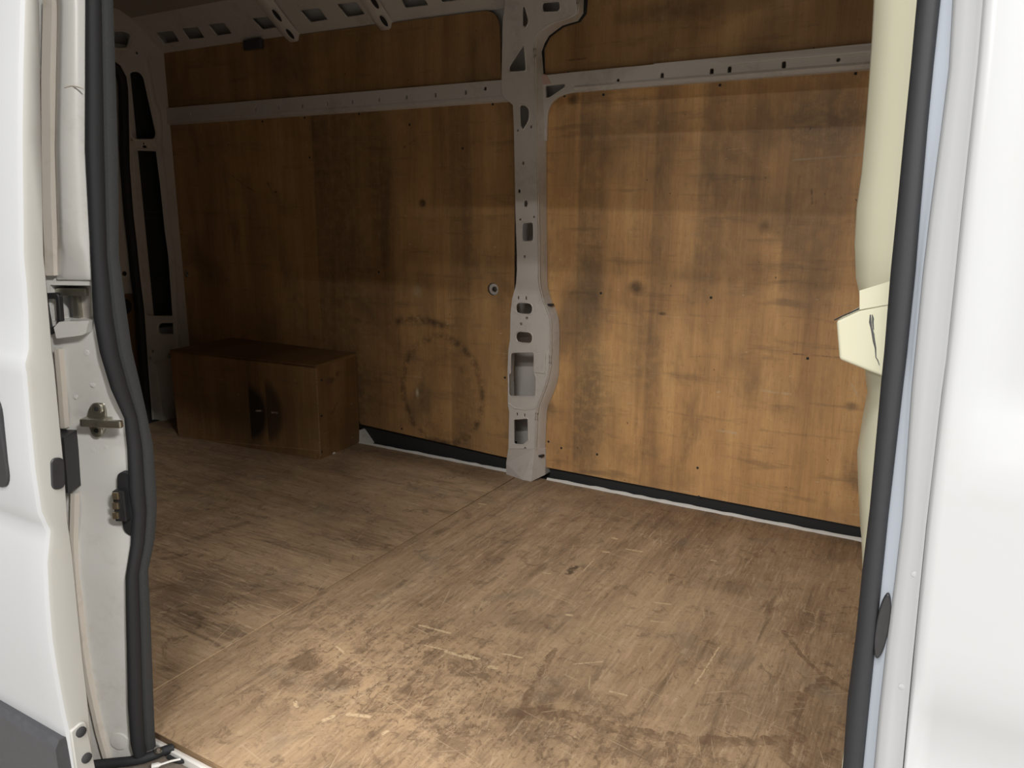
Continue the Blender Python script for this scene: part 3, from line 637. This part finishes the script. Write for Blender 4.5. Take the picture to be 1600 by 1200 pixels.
# inner pressing of the door: a raised frame
loft('door_pressing', [[(XR-.046, y-.10+dy, z), (XR-.02, y-.08+dy, z), (XR-.02, y-.02+dy, z), (XR-.046, y+dy, z)] for z, y, dy in ((1.60, 2.33, 0), (1.3, 2.36, 0), (.95, 2.36, 0), (.72, 2.35, 0))], 'grey', d1, closed=False, sharp=40)
for px, py in (C1([(98, 595)])+C2([(148, 292)])): disc('plug', on(px, py, 0, XR-.02), (1, 0, 0), .012, .002, 'dark', d1, 10)
ss = []
for (px, py) in seal_in:
    p = on(px, py, 0, XR+.004); ss.append(p)
ss2 = resamp(ss, 40)
secs = []
for i, p in enumerate(ss2):
    t = ss2[min(i+1, 39)]-ss2[max(i-1, 0)]; t /= np.linalg.norm(t); n = np.cross(t, [1, 0, 0]); n /= np.linalg.norm(n)
    secs.append([p+n*a+np.array([b, 0, 0]) for a, b in ((-.020, -.012), (-.016, .012), (0, .02), (.014, .012), (.018, -.012))])
rs_ = loft('rear_door_seal', secs, 'rubber'); setp(rs_, 'black rubber seal running down the rear door frame in the dark corner', 'seal')

# ================================================================== PLYWOOD BOX
bx = root('plywood_box', (-2.7, 2.44, 0), 'long dark plywood box over the wheel arch against the far wall', 'box')
fL, fR = on(283, 681, 2, 0), on(500, 718, 2, 0)
HT = .412
du = fR-fL; Lb = np.linalg.norm(du); du /= Lb; dn = np.array([-du[1], du[0], 0])
fL = fR-du*(Lb+.02); Lb += .02
up = np.array([0, 0, 1.])
def bp(name, c, U, V, W_, size, mat, **k): return obox(name, c, U, V, W_, size, mat, bx, **k)
s = .35; z3 = lambda x, y: on(260+x*.35, 480+y*.35, 0, 0)
def fm(x, y):      # zoomed pixel on the box front -> (x, z)
    p = onp(260+x*.35, 480+y*.35, dn, dn@fR); return (p[0], p[2])
M['boxf'] = wall_ply('plywood_box_front', .62, [('half', (fm(372, 470)[0], fm(372, 470)[1]), (.115, .145), .35, .95, (.012, .009, .008)), ('half', (fm(448, 470)[0], fm(448, 470)[1]), (.10, .155), .35, .75, (.02, .014, .011)),
                       ('line', (0, 0), [fm(400, 463), fm(428, 463)], .005, .9, (.5, .42, .33)), ('line', (0, 0), [fm(470, 470), fm(495, 472)], .005, .9, (.5, .42, .33)),
                       ('line', (0, 0), [fm(60, 580), fm(680, 640)], .0025, .5, (.4, .28, .16))], .4, seed=8.7)
bp('front_panel', fL+du*Lb/2+up*HT/2+dn*.006, du, dn, up, (Lb, .012, HT), 'boxf', bev=.0015)
sb = on(560, 692, 2, 0); sl = 2.612-fR[1]
sd = np.array([-.02, sl, 0]); sd /= np.linalg.norm(sd); sn = np.array([sd[1], -sd[0], 0])
M['boxs'] = wall_ply('plywood_box_end', .6, [('blob', (2.42, .33), (.05, .02), .9, .6, DK), ('blob', (2.47, .35), (.02, .02), .9, .6, DK), ('line', (0, 0), [(2.42, .18), (2.46, .22)], .008, .6, DK)], .6, u='y', seed=4.4)
bp('end_panel', fR+sd*(sl/2+.004)+up*(HT-.004)/2-sn*.006, sd, sn, up, (sl-.012, .012, HT-.004), 'boxs', bev=.001)
bp('corner_batten', fR+up*HT/2+sd*.0035+sn*.0012, sd, sn, up, (.007, .004, HT*.93), 'edge', bev=.001)
tc = fL+du*Lb/2+dn*((2.60-2.30)/2)
q0, q1 = fL-du*.0, fR+du*.004
tp = [q0+up*(HT-.011), q1+up*(HT-.011), np.array([fR[0]-.018, 2.612, HT-.004]), np.array([fL[0], 2.612, HT-.004])]
mesh('lid', tp+[p+up*.012 for p in tp], [(3, 2, 1, 0), (4, 5, 6, 7), (0, 1, 5, 4), (1, 2, 6, 5), (2, 3, 7, 6), (3, 0, 4, 7)], 'plyB', bx)
bp('bottom_batten', fL+du*Lb/2+up*.012-dn*.003, du, dn, up, (Lb*.98, .006, .024), 'boxf', bev=.001)
e = onp(260+748*.35, 480+657*.35, sn, sn@fR); disc('screw_washer', e+sn*.001, sn, .011, .003, 'white_strip', bx, 12)
for y in (325, 485, 645): e = onp(260+692*.35, 480+y*.35, sn, sn@fR); disc('screw', e+sn*.002, sn, .004, .002, 'dark', bx, 8)

# ================================================================== NEAR SIDE, REAR OF THE OPENING
wn = root('wall_near', (-1.35, .82, 0), 'white rear jamb of the sliding door opening with striker and bump stop', 'wall', 'structure')
XJ = -1.30
sl_px = [(137, 0), (137, 117), (137, 233), (145, 400), (150, 493), (160, 550), (177, 607), (197, 653), (202, 700), (205, 767), (210, 800), (207, 850), (199, 900), (200, 967), (203, 1100), (207, 1160), (212, 1183)]
sr_px = [(165, 0), (168, 117), (171, 233), (175, 400), (186, 493), (195, 550), (210, 607), (223, 653), (232, 700), (237, 767), (239, 800), (236, 850), (226, 900), (229, 967), (234, 1100), (237, 1160), (240, 1183)]
SL = [on(px, py, 0, XJ) for px, py in sl_px]
ytab = [(p[2], p[1]) for p in SL]
zmax = SL[0][2]; y_top = SL[0][1]; slope = (SL[0][1]-SL[2][1])/(SL[0][2]-SL[2][2])
ytab += [(1.80, y_top+slope*.6*(1.80-zmax)), (-.06, SL[-1][1]-.004)]
def yJ(z): return interp(ytab, z)
# the jamb leans: it runs outward from the seal towards the rear
KJ = .5; TN = math.hypot(1, KJ); JT = np.array([1/TN, KJ/TN, 0]); JN = np.array([KJ/TN, -1/TN, 0]); UP = np.array([0, 0, 1.])
def onj(px, py, d=0.):                               # a point d in front of the jamb surface
    y = .82; n = np.array([-KJ, 1, 0])
    for _ in range(8):
        p = onp(px, py, n, y-KJ*XJ-d*TN); y = yJ(p[2])
    return p
def jp(s, z, d=0.): return np.array([XJ, yJ(z), z])+JT*s+JN*d
def js(p): return float((p-np.array([XJ, yJ(p[2]), p[2]]))@JT)
def jfr(p, d): return (p+JN*d, JT, UP)               # frame of a plate lying on the jamb at p
def jbox(name, c, size, mat, parent, d, bev=.002, seg=2): return obox(name, c+JN*d, JT, -JN, UP, size, mat, parent, bev, seg)
zs = sorted(set([round(q, 4) for q in np.linspace(-.031, 1.80, 70)]))
pz0, pz1 = onj(110, 502)[2], onj(110, 446)[2]
ps0, ps1 = js(onj(78, 470)), js(onj(141, 470))
zs = sorted(zs+[pz0, pz1]); ssx = [-.22, ps0-.004, ps0, ps1, ps1+.003, .006]; nx = len(ssx)
v = [jp(q, z, -.004) for z in zs for q in ssx]; f = []
for i in range(len(zs)-1):
    for j in range(nx-1):
        if pz0-1e-6 <= zs[i] and zs[i+1] <= pz1+1e-6 and j == 2: continue
        f.append((i*nx+j, i*nx+j+1, (i+1)*nx+j+1, (i+1)*nx+j))
mesh('jamb', v, f, 'jamb', wn, True)
zm = (pz0+pz1)/2
pk = [jp(ps0, pz0, -.003), jp(ps1, pz0, -.003), jp(ps1, pz1, -.003), jp(ps0, pz1, -.003), jp(ps0, pz0, -.07), jp(ps1-.02, pz0+.005, -.07), jp(ps1-.02, pz1-.01, -.07), jp(ps0, pz1-.01, -.07)]
mesh('latch_pocket', pk, [(4, 5, 6, 7), (0, 1, 5, 4), (1, 2, 6, 5), (2, 3, 7, 6), (3, 0, 4, 7)], 'jamb', wn)
jbox('guide_block', onj(100, 458), (.06, .03, .014), 'zinc', wn, -.03); jbox('guide_block', onj(104, 482), (.012, .03, .05), 'zinc', wn, -.04)
# raised pad above the pocket
pad = []
pb = onj(110, 437)[2]
sA, sB = js(onj(90, 380)), js(onj(89, 5))
for z, h_, l_ in ((1.80, .020, 0), (1.37, .020, 0), (1.3, .020, 0), (1.15, .020, 0), (1.04, .020, 0), (onj(115, 375)[2], .020, 0), (onj(115, 396)[2], .008, -.004), (pb+.01, .006, -.008), (pb, .0, -.008)):
    sl = interp([(1.0, sA), (1.36, sB)], z)+l_; sm_ = sl+.020
    pad.append([jp(sl, z, -.004), jp(sl+.003, z, h_*.15), jp(sm_, z, h_*.95), jp(sm_+.005, z, h_), jp(-.014, z, h_), jp(-.005, z, h_*.6), jp(.003, z, -.004)])
loft('pressed_pad', pad, 'jamb', wn, closed=False, sharp=45)
tubep('seam_line', [onj(px, py, .0202) for px, py in ((101, 137), (112, 134), (122, 136), (131, 139))], .0012, 'sealant', wn, 6)
def strip(name, pxs, wd, pr_, mat):
    secs = []
    for px, py in pxs:
        p = onj(px, py); secs.append([p+JT*a_+JN*b_ for a_, b_ in ((-wd/2, -.004), (-wd*.3, pr_), (wd*.3, pr_), (wd/2, -.004))])
    return loft(name, secs, mat, wn, closed=False, sharp=50)
strip('seam_strip', [(79, 0), (76, 130), (77, 300), (82, 430)], .026, .008, 'sealant')
strip('seam_strip', [(91, 545), (96, 600), (101, 668)], .014, .006, 'sealant')
strip('seam_strip', [(117, 770), (115, 850), (120, 920), (130, 1010), (136, 1050), (143, 1085), (155, 1140), (168, 1186)], .014, .007, 'sealant')
# folded lip plate under the pocket
lp = [(84, 512), (92, 503), (139, 501), (134, 520), (128, 524), (88, 529)]
P_ = [onj(px, py, .014) for px, py in lp]; B_ = [p-JN*.03 for p in P_]
mesh('folded_lip', P_+B_, [(0, 1, 2, 3, 4, 5)]+[(i, (i+1) % 6, 6+(i+1) % 6, 6+i) for i in range(6)], 'jamb', wn)
# black catch loop in the pocket
plate('catch_loop', rnd([(-.022, -.042), (.006, -.03), (.009, .030), (.004, .035), (-.026, .033)], .006, 3), [rnd([(-.016, -.028), (-.001, -.02), (.002, .024), (-.018, .024)], .004, 3)], jfr(onj(91, 488), .006), .012, 'plastic', wn, .002)
# striker: base plate, two bolts, bent bar
sk = lambda x, y, d=0.: onj(x/3, 400+y/3, d)
c0 = sk(455, 768)
pts = [sk(x, y)-c0 for x, y in ((410, 760), (412, 720), (425, 692), (455, 683), (483, 692), (494, 720), (500, 750), (495, 800), (488, 835), (462, 853), (435, 840), (422, 800))]
st = plate('striker', rnd([(p@JT, p[2]) for p in pts], .006, 3)[::-1], [], jfr(c0, .004), .007, 'zinc', wn, .0015)
for x, y in ((456, 715), (463, 813)):
    p = sk(x, y); p = c0+JT*((p-c0)@JT)+UP*(p[2]-c0[2]); disc('bolt', p+JN*.004, JN, .011, .004, 'zinc', st, 16, .2); disc('socket', p+JN*.0082, JN, .005, .0006, 'dark', st, 6, .1)
a = sk(412, 772); L_ = .84*(js(sk(548, 768))-js(a))
jbox('striker_arm', c0+JT*(.006), (.05, .024, .015), 'zinc', st, .012, .003)
jbox('striker_bar', c0+JT*(.016+L_/2), (L_, .012, .015), 'zinc', st, .026, .005, 3)
# bump stop
bq = [sk(*q) for q in ((300, 815), (388, 822), (410, 1090), (320, 1120))]
s0, s1 = js(bq[0])-.02, js(bq[1])-.014; z0, z1 = bq[3][2]+.006, bq[0][2]-.004
mesh('bump_stop', [jp(s0, z1, .035), jp(s1, z1, .035), jp(s1, z0+.012, .035), jp(s0, z0, .035), jp(s0, z1+.004, -.01), jp(s1, z1+.004, -.01), jp(s1, z0+.012, -.01), jp(s0, z0, -.01)], [(0, 1, 2, 3), (0, 4, 5, 1), (1, 5, 6, 2), (2, 6, 7, 3), (3, 7, 4, 0)], 'plastic', wn)
# electric contact block next to the seal
c1 = sk(600, 1160)
cc = [sk(*q)-c1 for q in ((557, 1020), (580, 1005), (625, 1015), (640, 1060), (640, 1270), (635, 1310), (605, 1315), (580, 1290), (572, 1215), (557, 1200))]
cb = plate('contact_block', rnd([(p@JT, p[2]) for p in cc], .005, 3)[::-1], [], jfr(c1, .006), .012, 'plastic', wn, .002)
jbox('contact_carrier', sk(588, 1155), (.022, .018, sk(588, 1085)[2]-sk(588, 1225)[2]), 'plastic', cb, .012)
for y in (1105, 1150, 1195): jbox('contact', sk(574, y), (.012, .006, .014), 'brass', cb, .022)
for x, y in ((430, 605), (400, 455), (465, 505), (430, 915), (350, 660), (490, 900)):
    disc('spot_weld', sk(x, y)-JN*.004, JN, .005, .0008, 'jamb', wn, 10, .8)
disc('drain_dimple', onj(185, 1160)-JN*.004, JN, .018, .004, 'jamb', wn, 14, .7)
# body side behind the jamb (inner and outer sheets, behind the open door)
loft('body_side', [[tuple(jp(-.22, z, -.004)), (-3.6, yJ(z)-.10, z), (-3.6, yJ(z)+.06, z), (-1.36, yJ(z)+.06, z), (-1.36, yJ(z)+.035, z), tuple(jp(-.20, z, -.03))] for z in (-.5, 0, .35, .6, .8, 1.1, 1.4, 1.8)], 'white', wn, sharp=50)
box('door_header', (-3.6, .80, 1.75), (.08, .90, 1.98), 'white', wn, .02)
# inner flange of the pillar behind the seal
loft('inner_pillar', [[(-1.36, yJ(z)+.055, z), (XJ-.004, yJ(z)+.04, z), (XJ-.004, yJ(z)+.01, z), (-1.36, yJ(z)+.01, z)] for z in zs[::3]], 'grey', wn)

# ---- seal of the side opening: one loop of rubber
def sect(k): return [(q[0]*k, q[1]*k) for q in ((-.006, .004), (0, -.006), (.010, -.011), (.020, -.006), (.024, .008), (.021, .020), (.015, .025))]
def sect2(k): return [(q[0]*k, q[1]*k) for q in ((.015, .025), (.021, .029), (.024, .040), (.020, .052), (.008, .058), (-.006, .05), (-.006, .03))]
def seal_left(fn):
    secs = []
    for p, (lx, ly), (rx, ry) in zip(SL, sl_px, sr_px):
        k = .77*(rx-lx)/31.; secs.append([(XJ+a_, p[1]+b_, max(p[2], -.005)) for a_, b_ in fn(k)])
    ztop = 1.72; y = yJ(ztop); k = .72
    secs.insert(0, [(XJ+a_, y+b_, ztop) for a_, b_ in fn(k)]); 
    return secs
# right edge of the opening
r_in = [(1431, 0), (1422, 100), (1412, 200), (1400, 325), (1390, 425), (1380, 550), (1375, 600), (1357, 800), (1345, 900), (1335, 1000), (1322, 1100), (1315, 1200)]
r_out = [(1471, 0), (1459, 110), (1450, 205), (1440, 325), (1432, 425), (1419, 550), (1413, 600), (1390, 800), (1380, 900), (1370, 1000), (1360, 1100), (1350, 1200)]
def yR(z): return yJ(max(z, .95))*.35+.80*.65-.004 if z > .95 else .80*.65+yJ(.95)*.35-.004
RI = [on(a_[0], a_[1], 1, .812) for a_ in r_in]; RO = [on(a_[0], a_[1], 1, .812) for a_ in r_out]
def ext(P):                                        # on up to the header and down to the sill
    a_, b_ = P[0], P[3]; t_ = (1.72-a_[2])/(a_[2]-b_[2]); P = [a_+(a_-b_)*t_*.8]+P; P[0][2] = 1.72
    a_, b_ = P[-1], P[-4]; t_ = (a_[2]+.03)/(b_[2]-a_[2]); q = a_+(a_-b_)*t_*.6; q[2] = -.03; q[1] = a_[1]; return P+[q]
RI, RO = ext(RI), ext(RO)
def seal_right():
    secs = []
    for a_, b_ in zip(RI, RO):
        wv = b_-a_; wv[2] = 0; L = np.linalg.norm(wv)
        secs.append([a_+np.array([L*u, d, 0]) for u, d in ((0, .012), (.06, -.004), (.25, -.011), (.5, -.0125), (.7, -.0125), (.85, -.010), (.95, -.004), (1, .008), (.9, .025), (.1, .035))])
    return secs
bm = bmesh.new()
def loft_bm(secs):
    n = len(secs[0]); V_ = [[bm.verts.new(tuple(map(float, p))) for p in s] for s in secs]
    for i in range(len(V_)-1):
        for j in range(n): bm.faces.new((V_[i][j], V_[i][(j+1) % n], V_[i+1][(j+1) % n], V_[i+1][j]))
    bm.faces.new(V_[0][::-1]); bm.faces.new(V_[-1])
loft_bm(seal_left(sect)); loft_bm(seal_right())
yt, yt2 = yJ(1.72), RI[0][1]
loft_bm([[(x, y+b_, 1.742-a_) for a_, b_ in sect(.8)] for x, y in ((XJ-.002, yt), (RO[0][0], yt2))])
bmesh.ops.recalc_face_normals(bm, faces=bm.faces)
me = bpy.data.meshes.new('door_seal'); bm.to_mesh(me); bm.free()
sealo = link('door_seal', me, 'rubber', None, True); me.set_sharp_from_angle(angle=math.radians(60))
setp(sealo, 'thick black rubber seal framing the side door opening', 'seal')
loft('seal_lip', seal_left(sect2), 'lip', sealo)

# ================================================================== SLIDING DOOR, PUSHED BACK
XD = -1.15
d2 = root('door_2', (XD, .64, 0), 'white sliding side door slid open at the left edge', 'door', 'structure')
sk_px = [(37, 0), (34, 110), (33, 217), (35, 400), (39, 440), (42, 487), (43, 545), (40, 558), (37, 570), (40, 587), (46, 660), (53, 733), (63, 800), (71, 818), (77, 830), (75, 850), (72, 880), (75, 940), (80, 1000), (88, 1050), (97, 1100), (110, 1160), (117, 1200)]
fr_px = [(64, 0), (66, 110), (68, 217), (72, 400), (76, 440), (80, 487), (85, 545), (86, 558), (88, 570), (90, 587), (97, 660), (104, 733), (109, 800), (110, 818), (111, 830), (114, 850), (118, 880), (124, 940), (130, 1000), (135, 1050), (141, 1100), (147, 1160), (148, 1200)]
SK = [on(px, py, 0, XD) for px, py in sk_px]; FR = [on(px, py, 0, XD) for px, py in fr_px]
ext_t = SK[0]+np.array([0, .03, .42]); ext_b = SK[-1]+np.array([0, -.0, -.40])
prof = [ext_t]+SK+[ext_b]
R_ = 6
secs = []
xs_d = [XD+.0, XD-.003, XD-.012, XD-.05, XD-.2, XD-.5, XD-.9, XD-1.25]
for p in prof:
    row = []
    for x in xs_d:
        dy = .006 if x == XD else (.0012 if x > XD-.004 else 0)
        row.append((x, p[1]+dy-.004, p[2]))
    secs.append(row)
loft('door_skin', secs, 'white', d2, closed=False, sharp=35)
fl_ = []
FRX = [FR[0]+np.array([0, .03, .42])]+FR+[FR[-1]+np.array([0, 0, -.40])]
for p, q in zip(prof, FRX):
    q = np.array([q[0], q[1], p[2]])
    fl_.append([(XD, p[1]+.002, p[2]), (XD+.002, p[1]+.008, p[2]), (XD-.0, q[1]-.004, p[2]), (XD-.006, q[1], p[2]), (XD-.05, q[1]+.006, p[2]), (XD-.3, q[1]+.008, p[2]), (XD-1.2, q[1]+.008, p[2])])
loft('door_edge', fl_, 'door_edge', d2, closed=False, sharp=50)
# rubber plug in the edge
dp = lambda x, y: on(x, y, 0, XD+.001)
q = [dp(*p) for p in ((78, 716), (99, 714), (101, 762), (80, 766))]
plate('edge_plug', rnd([(p[1], p[2]) for p in q][::-1], .012, 6), [], XF(XD+.004), .006, 'plastic', d2, .0015)
# roller bracket with two screws
hb = [dp(x/3, 800+y/3) for x, y in ((325, 1025), (372, 985), (395, 978), (412, 1060), (420, 1100), (440, 1200), (385, 1280), (350, 1200))]
hk = plate('roller_bracket', rnd([(p[1], p[2]) for p in hb][::-1], .003, 2), [], XF(XD+.006), .008, 'zinc', d2, .0015)
hk.data.materials[0] = M['door_edge']
for x, y in ((370, 1025), (396, 1147)): disc('screw', dp(x/3, 800+y/3)+np.array([.004, 0, 0]), (1, 0, 0), .0085, .006, 'dark', hk, 12, .35)
# black side moulding and handle trim
a = on(0, 1098, 1, .60); b_ = on(105, 1152, 0, XD)
mz = b_[2]; ym = b_[1]
loft('side_moulding', [[(x, ym+.012, mz-.002+s1), (x, ym-.010, mz+s1), (x, ym-.018, mz-.012+s1), (x, ym-.018, mz-.16+s1), (x, ym-.004, mz-.185+s1), (x, ym+.012, mz-.18+s1)] for x, s1 in ((XD-.004, 0), (XD-.5, .0), (XD-1.2, .0))], 'mould', d2, sharp=30)
yh = interp([(p[2], p[1]) for p in SK], .72)-.006
xh = on(8, 690, 1, yh)[0]; zh0, zh1 = on(5, 762, 1, yh)[2], on(5, 618, 1, yh)[2]
plate('handle_surround', rnd([(xh-.16, zh0), (xh, zh0), (xh, zh1), (xh-.16, zh1)], .035, 6), [], YF(yh-.004), .012, 'plastic', d2, .003)

# ================================================================== FRONT EDGE OF THE OPENING
wp = root('wall_front', (.1, .78, 0), 'white painted pillar and body side to the right of the door opening', 'wall', 'structure')
b_px = [(1486, 0), (1480, 110), (1468, 205), (1452, 325), (1440, 425), (1428, 550), (1423, 600), (1409, 800), (1397, 900), (1384, 1000), (1373, 1100), (1364, 1200)]
c_px = [(1535, 0), (1526, 110), (1516, 205), (1503, 325), (1493, 425), (1480, 550), (1473, 600), (1450, 800), (1440, 900), (1430, 1000), (1421, 1100), (1412, 1200)]
e_px = [(1575, 0), (1568, 110), (1556, 205), (1540, 325), (1528, 425), (1512, 550), (1504, 600), (1472, 800), (1460, 900), (1444, 1000), (1430, 1100), (1420, 1200)]
BX = ext([on(a_[0], a_[1], 1, .806) for a_ in b_px]); CX = ext([on(a_[0], a_[1], 1, .790) for a_ in c_px]); EX = ext([on(a_[0], a_[1], 1, .735) for a_ in c_px])
F_ = []; J_ = []; K_ = []
for ro, b1, c1 in zip(RO, BX, CX):
    z = ro[2]
    F_.append([(ro[0]-.012, ro[1]+.006, z), (ro[0]+.002, ro[1]-.001, z), (b1[0]-.002, .808, z), (b1[0]+.001, .805, z)])
    cx = c1[0]
    J_.append([(b1[0]+.001, .806, z), (b1[0]+.002, .802, z), (b1[0]*.8+cx*.2, .7985, z), (b1[0]*.5+cx*.5, .7955, z), (b1[0]*.2+cx*.8, .7935, z), (cx-.003, .792, z), (cx+.000, .7905, z), (cx+.0008, .795, z)])
loft('pillar_flange', F_, 'flange', wp, closed=False, sharp=40)
loft('pillar_jamb', J_, 'white', wp, closed=False, sharp=60)
# outer skin with a long shallow pressed recess
zz = np.linspace(-.5, 1.75, 60); xx = np.concatenate([[0, .0015, .004], np.linspace(.012, .34, 34), [.5, .7]])
cxz = [(p[2], p[0]) for p in CX]
V_, F2 = [], []
for z in zz:
    c0x = interp(cxz, z)
    for d in xx:
        y = .7885-.0035*min(1, d/.004) + (.003 if d == 0 else 0)
        sm = lambda t: t*t*(3-2*t) if 0 < t < 1 else (0. if t <= 0 else 1.)
        x = c0x+d
        rec = sm((d-.012)/.035)*sm((.30-d)/.05)*sm((z-.835)/.03)*sm((1.7-z)/.1)
        y += rec*.014
        y += .014*sm((.585-z)/.045)*sm(d/.01)-.014*sm((.53-z)/.2)*sm(d/.01)
        V_.append((x, y, z))
nX = len(xx)
for i in range(len(zz)-1):
    for j in range(nX-1): F2.append((i*nX+j, i*nX+j+1, (i+1)*nX+j+1, (i+1)*nX+j))
mesh('body_skin', V_, F2, 'white', wp, True)
pg = on(1379, 978, 1, .806)
og = [(pg[0]+.0062*math.cos(t)+.0015*math.sin(t), pg[2]+.037*math.sin(t)) for t in np.linspace(0, 2*math.pi, 24, endpoint=False)]
plate('oval_plug', og, [], YF(.8035), .006, 'plastic', wp, .0015)
for x, y in ((378, 594), (338, 945)): disc('paint_blister', on(1240+x/2, 600+y/2, 1, .794), (0, -1, 0), .003, .0008, 'white', wp, 10, .5)
pw = on(1240+410/2, 600+197/2, 1, .782)
# inner shell closing the pillar
box('pillar_inner', (-.004, .815, -.06), (.10, .86, 1.76), 'cream', wp, .004)

# ================================================================== CREAM BULKHEAD
bk = root('bulkhead', (-.05, 1.7, 0), 'cream painted steel bulkhead with a dented belt housing beside the right seal', 'bulkhead')
YC = 1.0
ed = [(1365, 0), (1362, 60), (1358, 120), (1352, 200), (1346, 270), (1338, 325), (1335, 380), (1337, 430), (1343, 455), (1352, 560), (1358, 600), (1350, 640), (1342, 690), (1344, 740), (1348, 800), (1355, 850), (1356, 900), (1350, 970), (1342, 1060), (1336, 1130), (1330, 1200)]
EP = [on(px, py, 1, YC) for px, py in ed]
EP = [EP[0]+np.array([-.006, 0, .6])]+EP+[np.array([EP[-1][0]+.04, YC, -.015])]
xb = lambda z: interp([(p[2], p[0]) for p in EP], z)
secs = []
for p in EP:
    x = p[0]; z = p[2]
    secs.append([(-.010, .862, z), (-.020, .868, z), (-.050, .885, z), (x*.55+-.05*.45, .915, z), (x*.9-.05*.1, .955, z), (x, YC, z), (x+.006, 1.03, z), (x+.022, 1.05, z), (x+.05, 1.08, z), (x+.06, 1.4, z), (x+.06, 2.3, z), (-.06, 2.64, z)])
loft('bulkhead_skin', secs, 'cream', bk, closed=False, sharp=50)
# belt housing
HN = np.array([.47, 1., 0]); HC = .895-.47*.12
hp = lambda px, py, d=0.: onp(px, py, HN, HC-d)
fr = [hp(*q) for q in ((1306, 501), (1343, 483), (1392, 472), (1392, 594), (1358, 581), (1311, 562))]
bkq = [q+np.array([.004, .10, 0]) for q in fr]
hs_ = mesh('belt_housing', fr+bkq, [tuple(range(6)), tuple(range(11, 5, -1))]+[(i, (i+1) % 6, 6+(i+1) % 6, 6+i) for i in range(6)], 'cream', bk)
md = hs_.modifiers.new('bevel', 'BEVEL'); md.width = .0035; md.segments = 3
tp_ = [hp(*q, .001) for q in ((1343, 454), (1392, 439), (1392, 475), (1343, 484))]
tb_ = mesh('housing_flange', tp_+[q+np.array([.002, .012, 0]) for q in tp_], [(0, 1, 2, 3), (4, 7, 6, 5), (0, 4, 5, 1), (1, 5, 6, 2), (2, 6, 7, 3), (3, 7, 4, 0)], 'cream', bk)
tubep('panel_gap', [hp(*q, .0005) for q in ((1304, 500), (1316, 494), (1330, 488), (1343, 482))], .0008, 'dark', bk, 6)
C5 = lambda pts: [hp(1290+x/6, 420+y/6, .0003) for x, y in pts]
tubep('paint_scrape', C5([(420, 430), (420, 500), (430, 550), (445, 610), (455, 680), (468, 740), (472, 830), (490, 860), (505, 905)]), [.0006, .0013, .0009, .0013, .0012, .0008, .0005, .0005, .0003], 'mould', bk, 6)
tubep('paint_scrape', C5([(437, 430), (445, 470), (443, 500), (450, 570)]), [.0004, .0010, .0008, .0004], 'mould', bk, 6)

# ================================================================== CABLE ON THE STEP
C3 = lambda pts, z: [on(90+x/5.714, 1080+y/5.714, 2, z) for x, y in pts]
cb_ = C3([(260, 668), (340, 655), (480, 640), (640, 625), (760, 603), (860, 570), (950, 530), (1040, 505)], -.017)
tb = tubep('cable', resamp(cb_, 24), .0095, 'rubber', None, 10); setp(tb, 'black cable conduit lying on the step below the left seal', 'cable')
tubep('loose_wire', resamp(C3([(960, 560), (1040, 520), (1110, 545), (1150, 590), (1120, 625), (1050, 620), (990, 585)], -.024), 24), .0045, 'rubber', tb, 8)
disc('ring_terminal', C3([(900, 530)], -.004)[0], (0, 0, 1), .0075, .003, 'zinc', tb, 14); disc('terminal_bolt', C3([(900, 526)], -.001)[0], (0, 0, 1), .004, .003, 'sill', tb, 6)
tubep('cable_tie', resamp(C3([(840, 672), (920, 655), (1010, 625), (1100, 605)], -.017), 10), [.005]*3+[.0022]*7, 'white_strip', tb, 6)
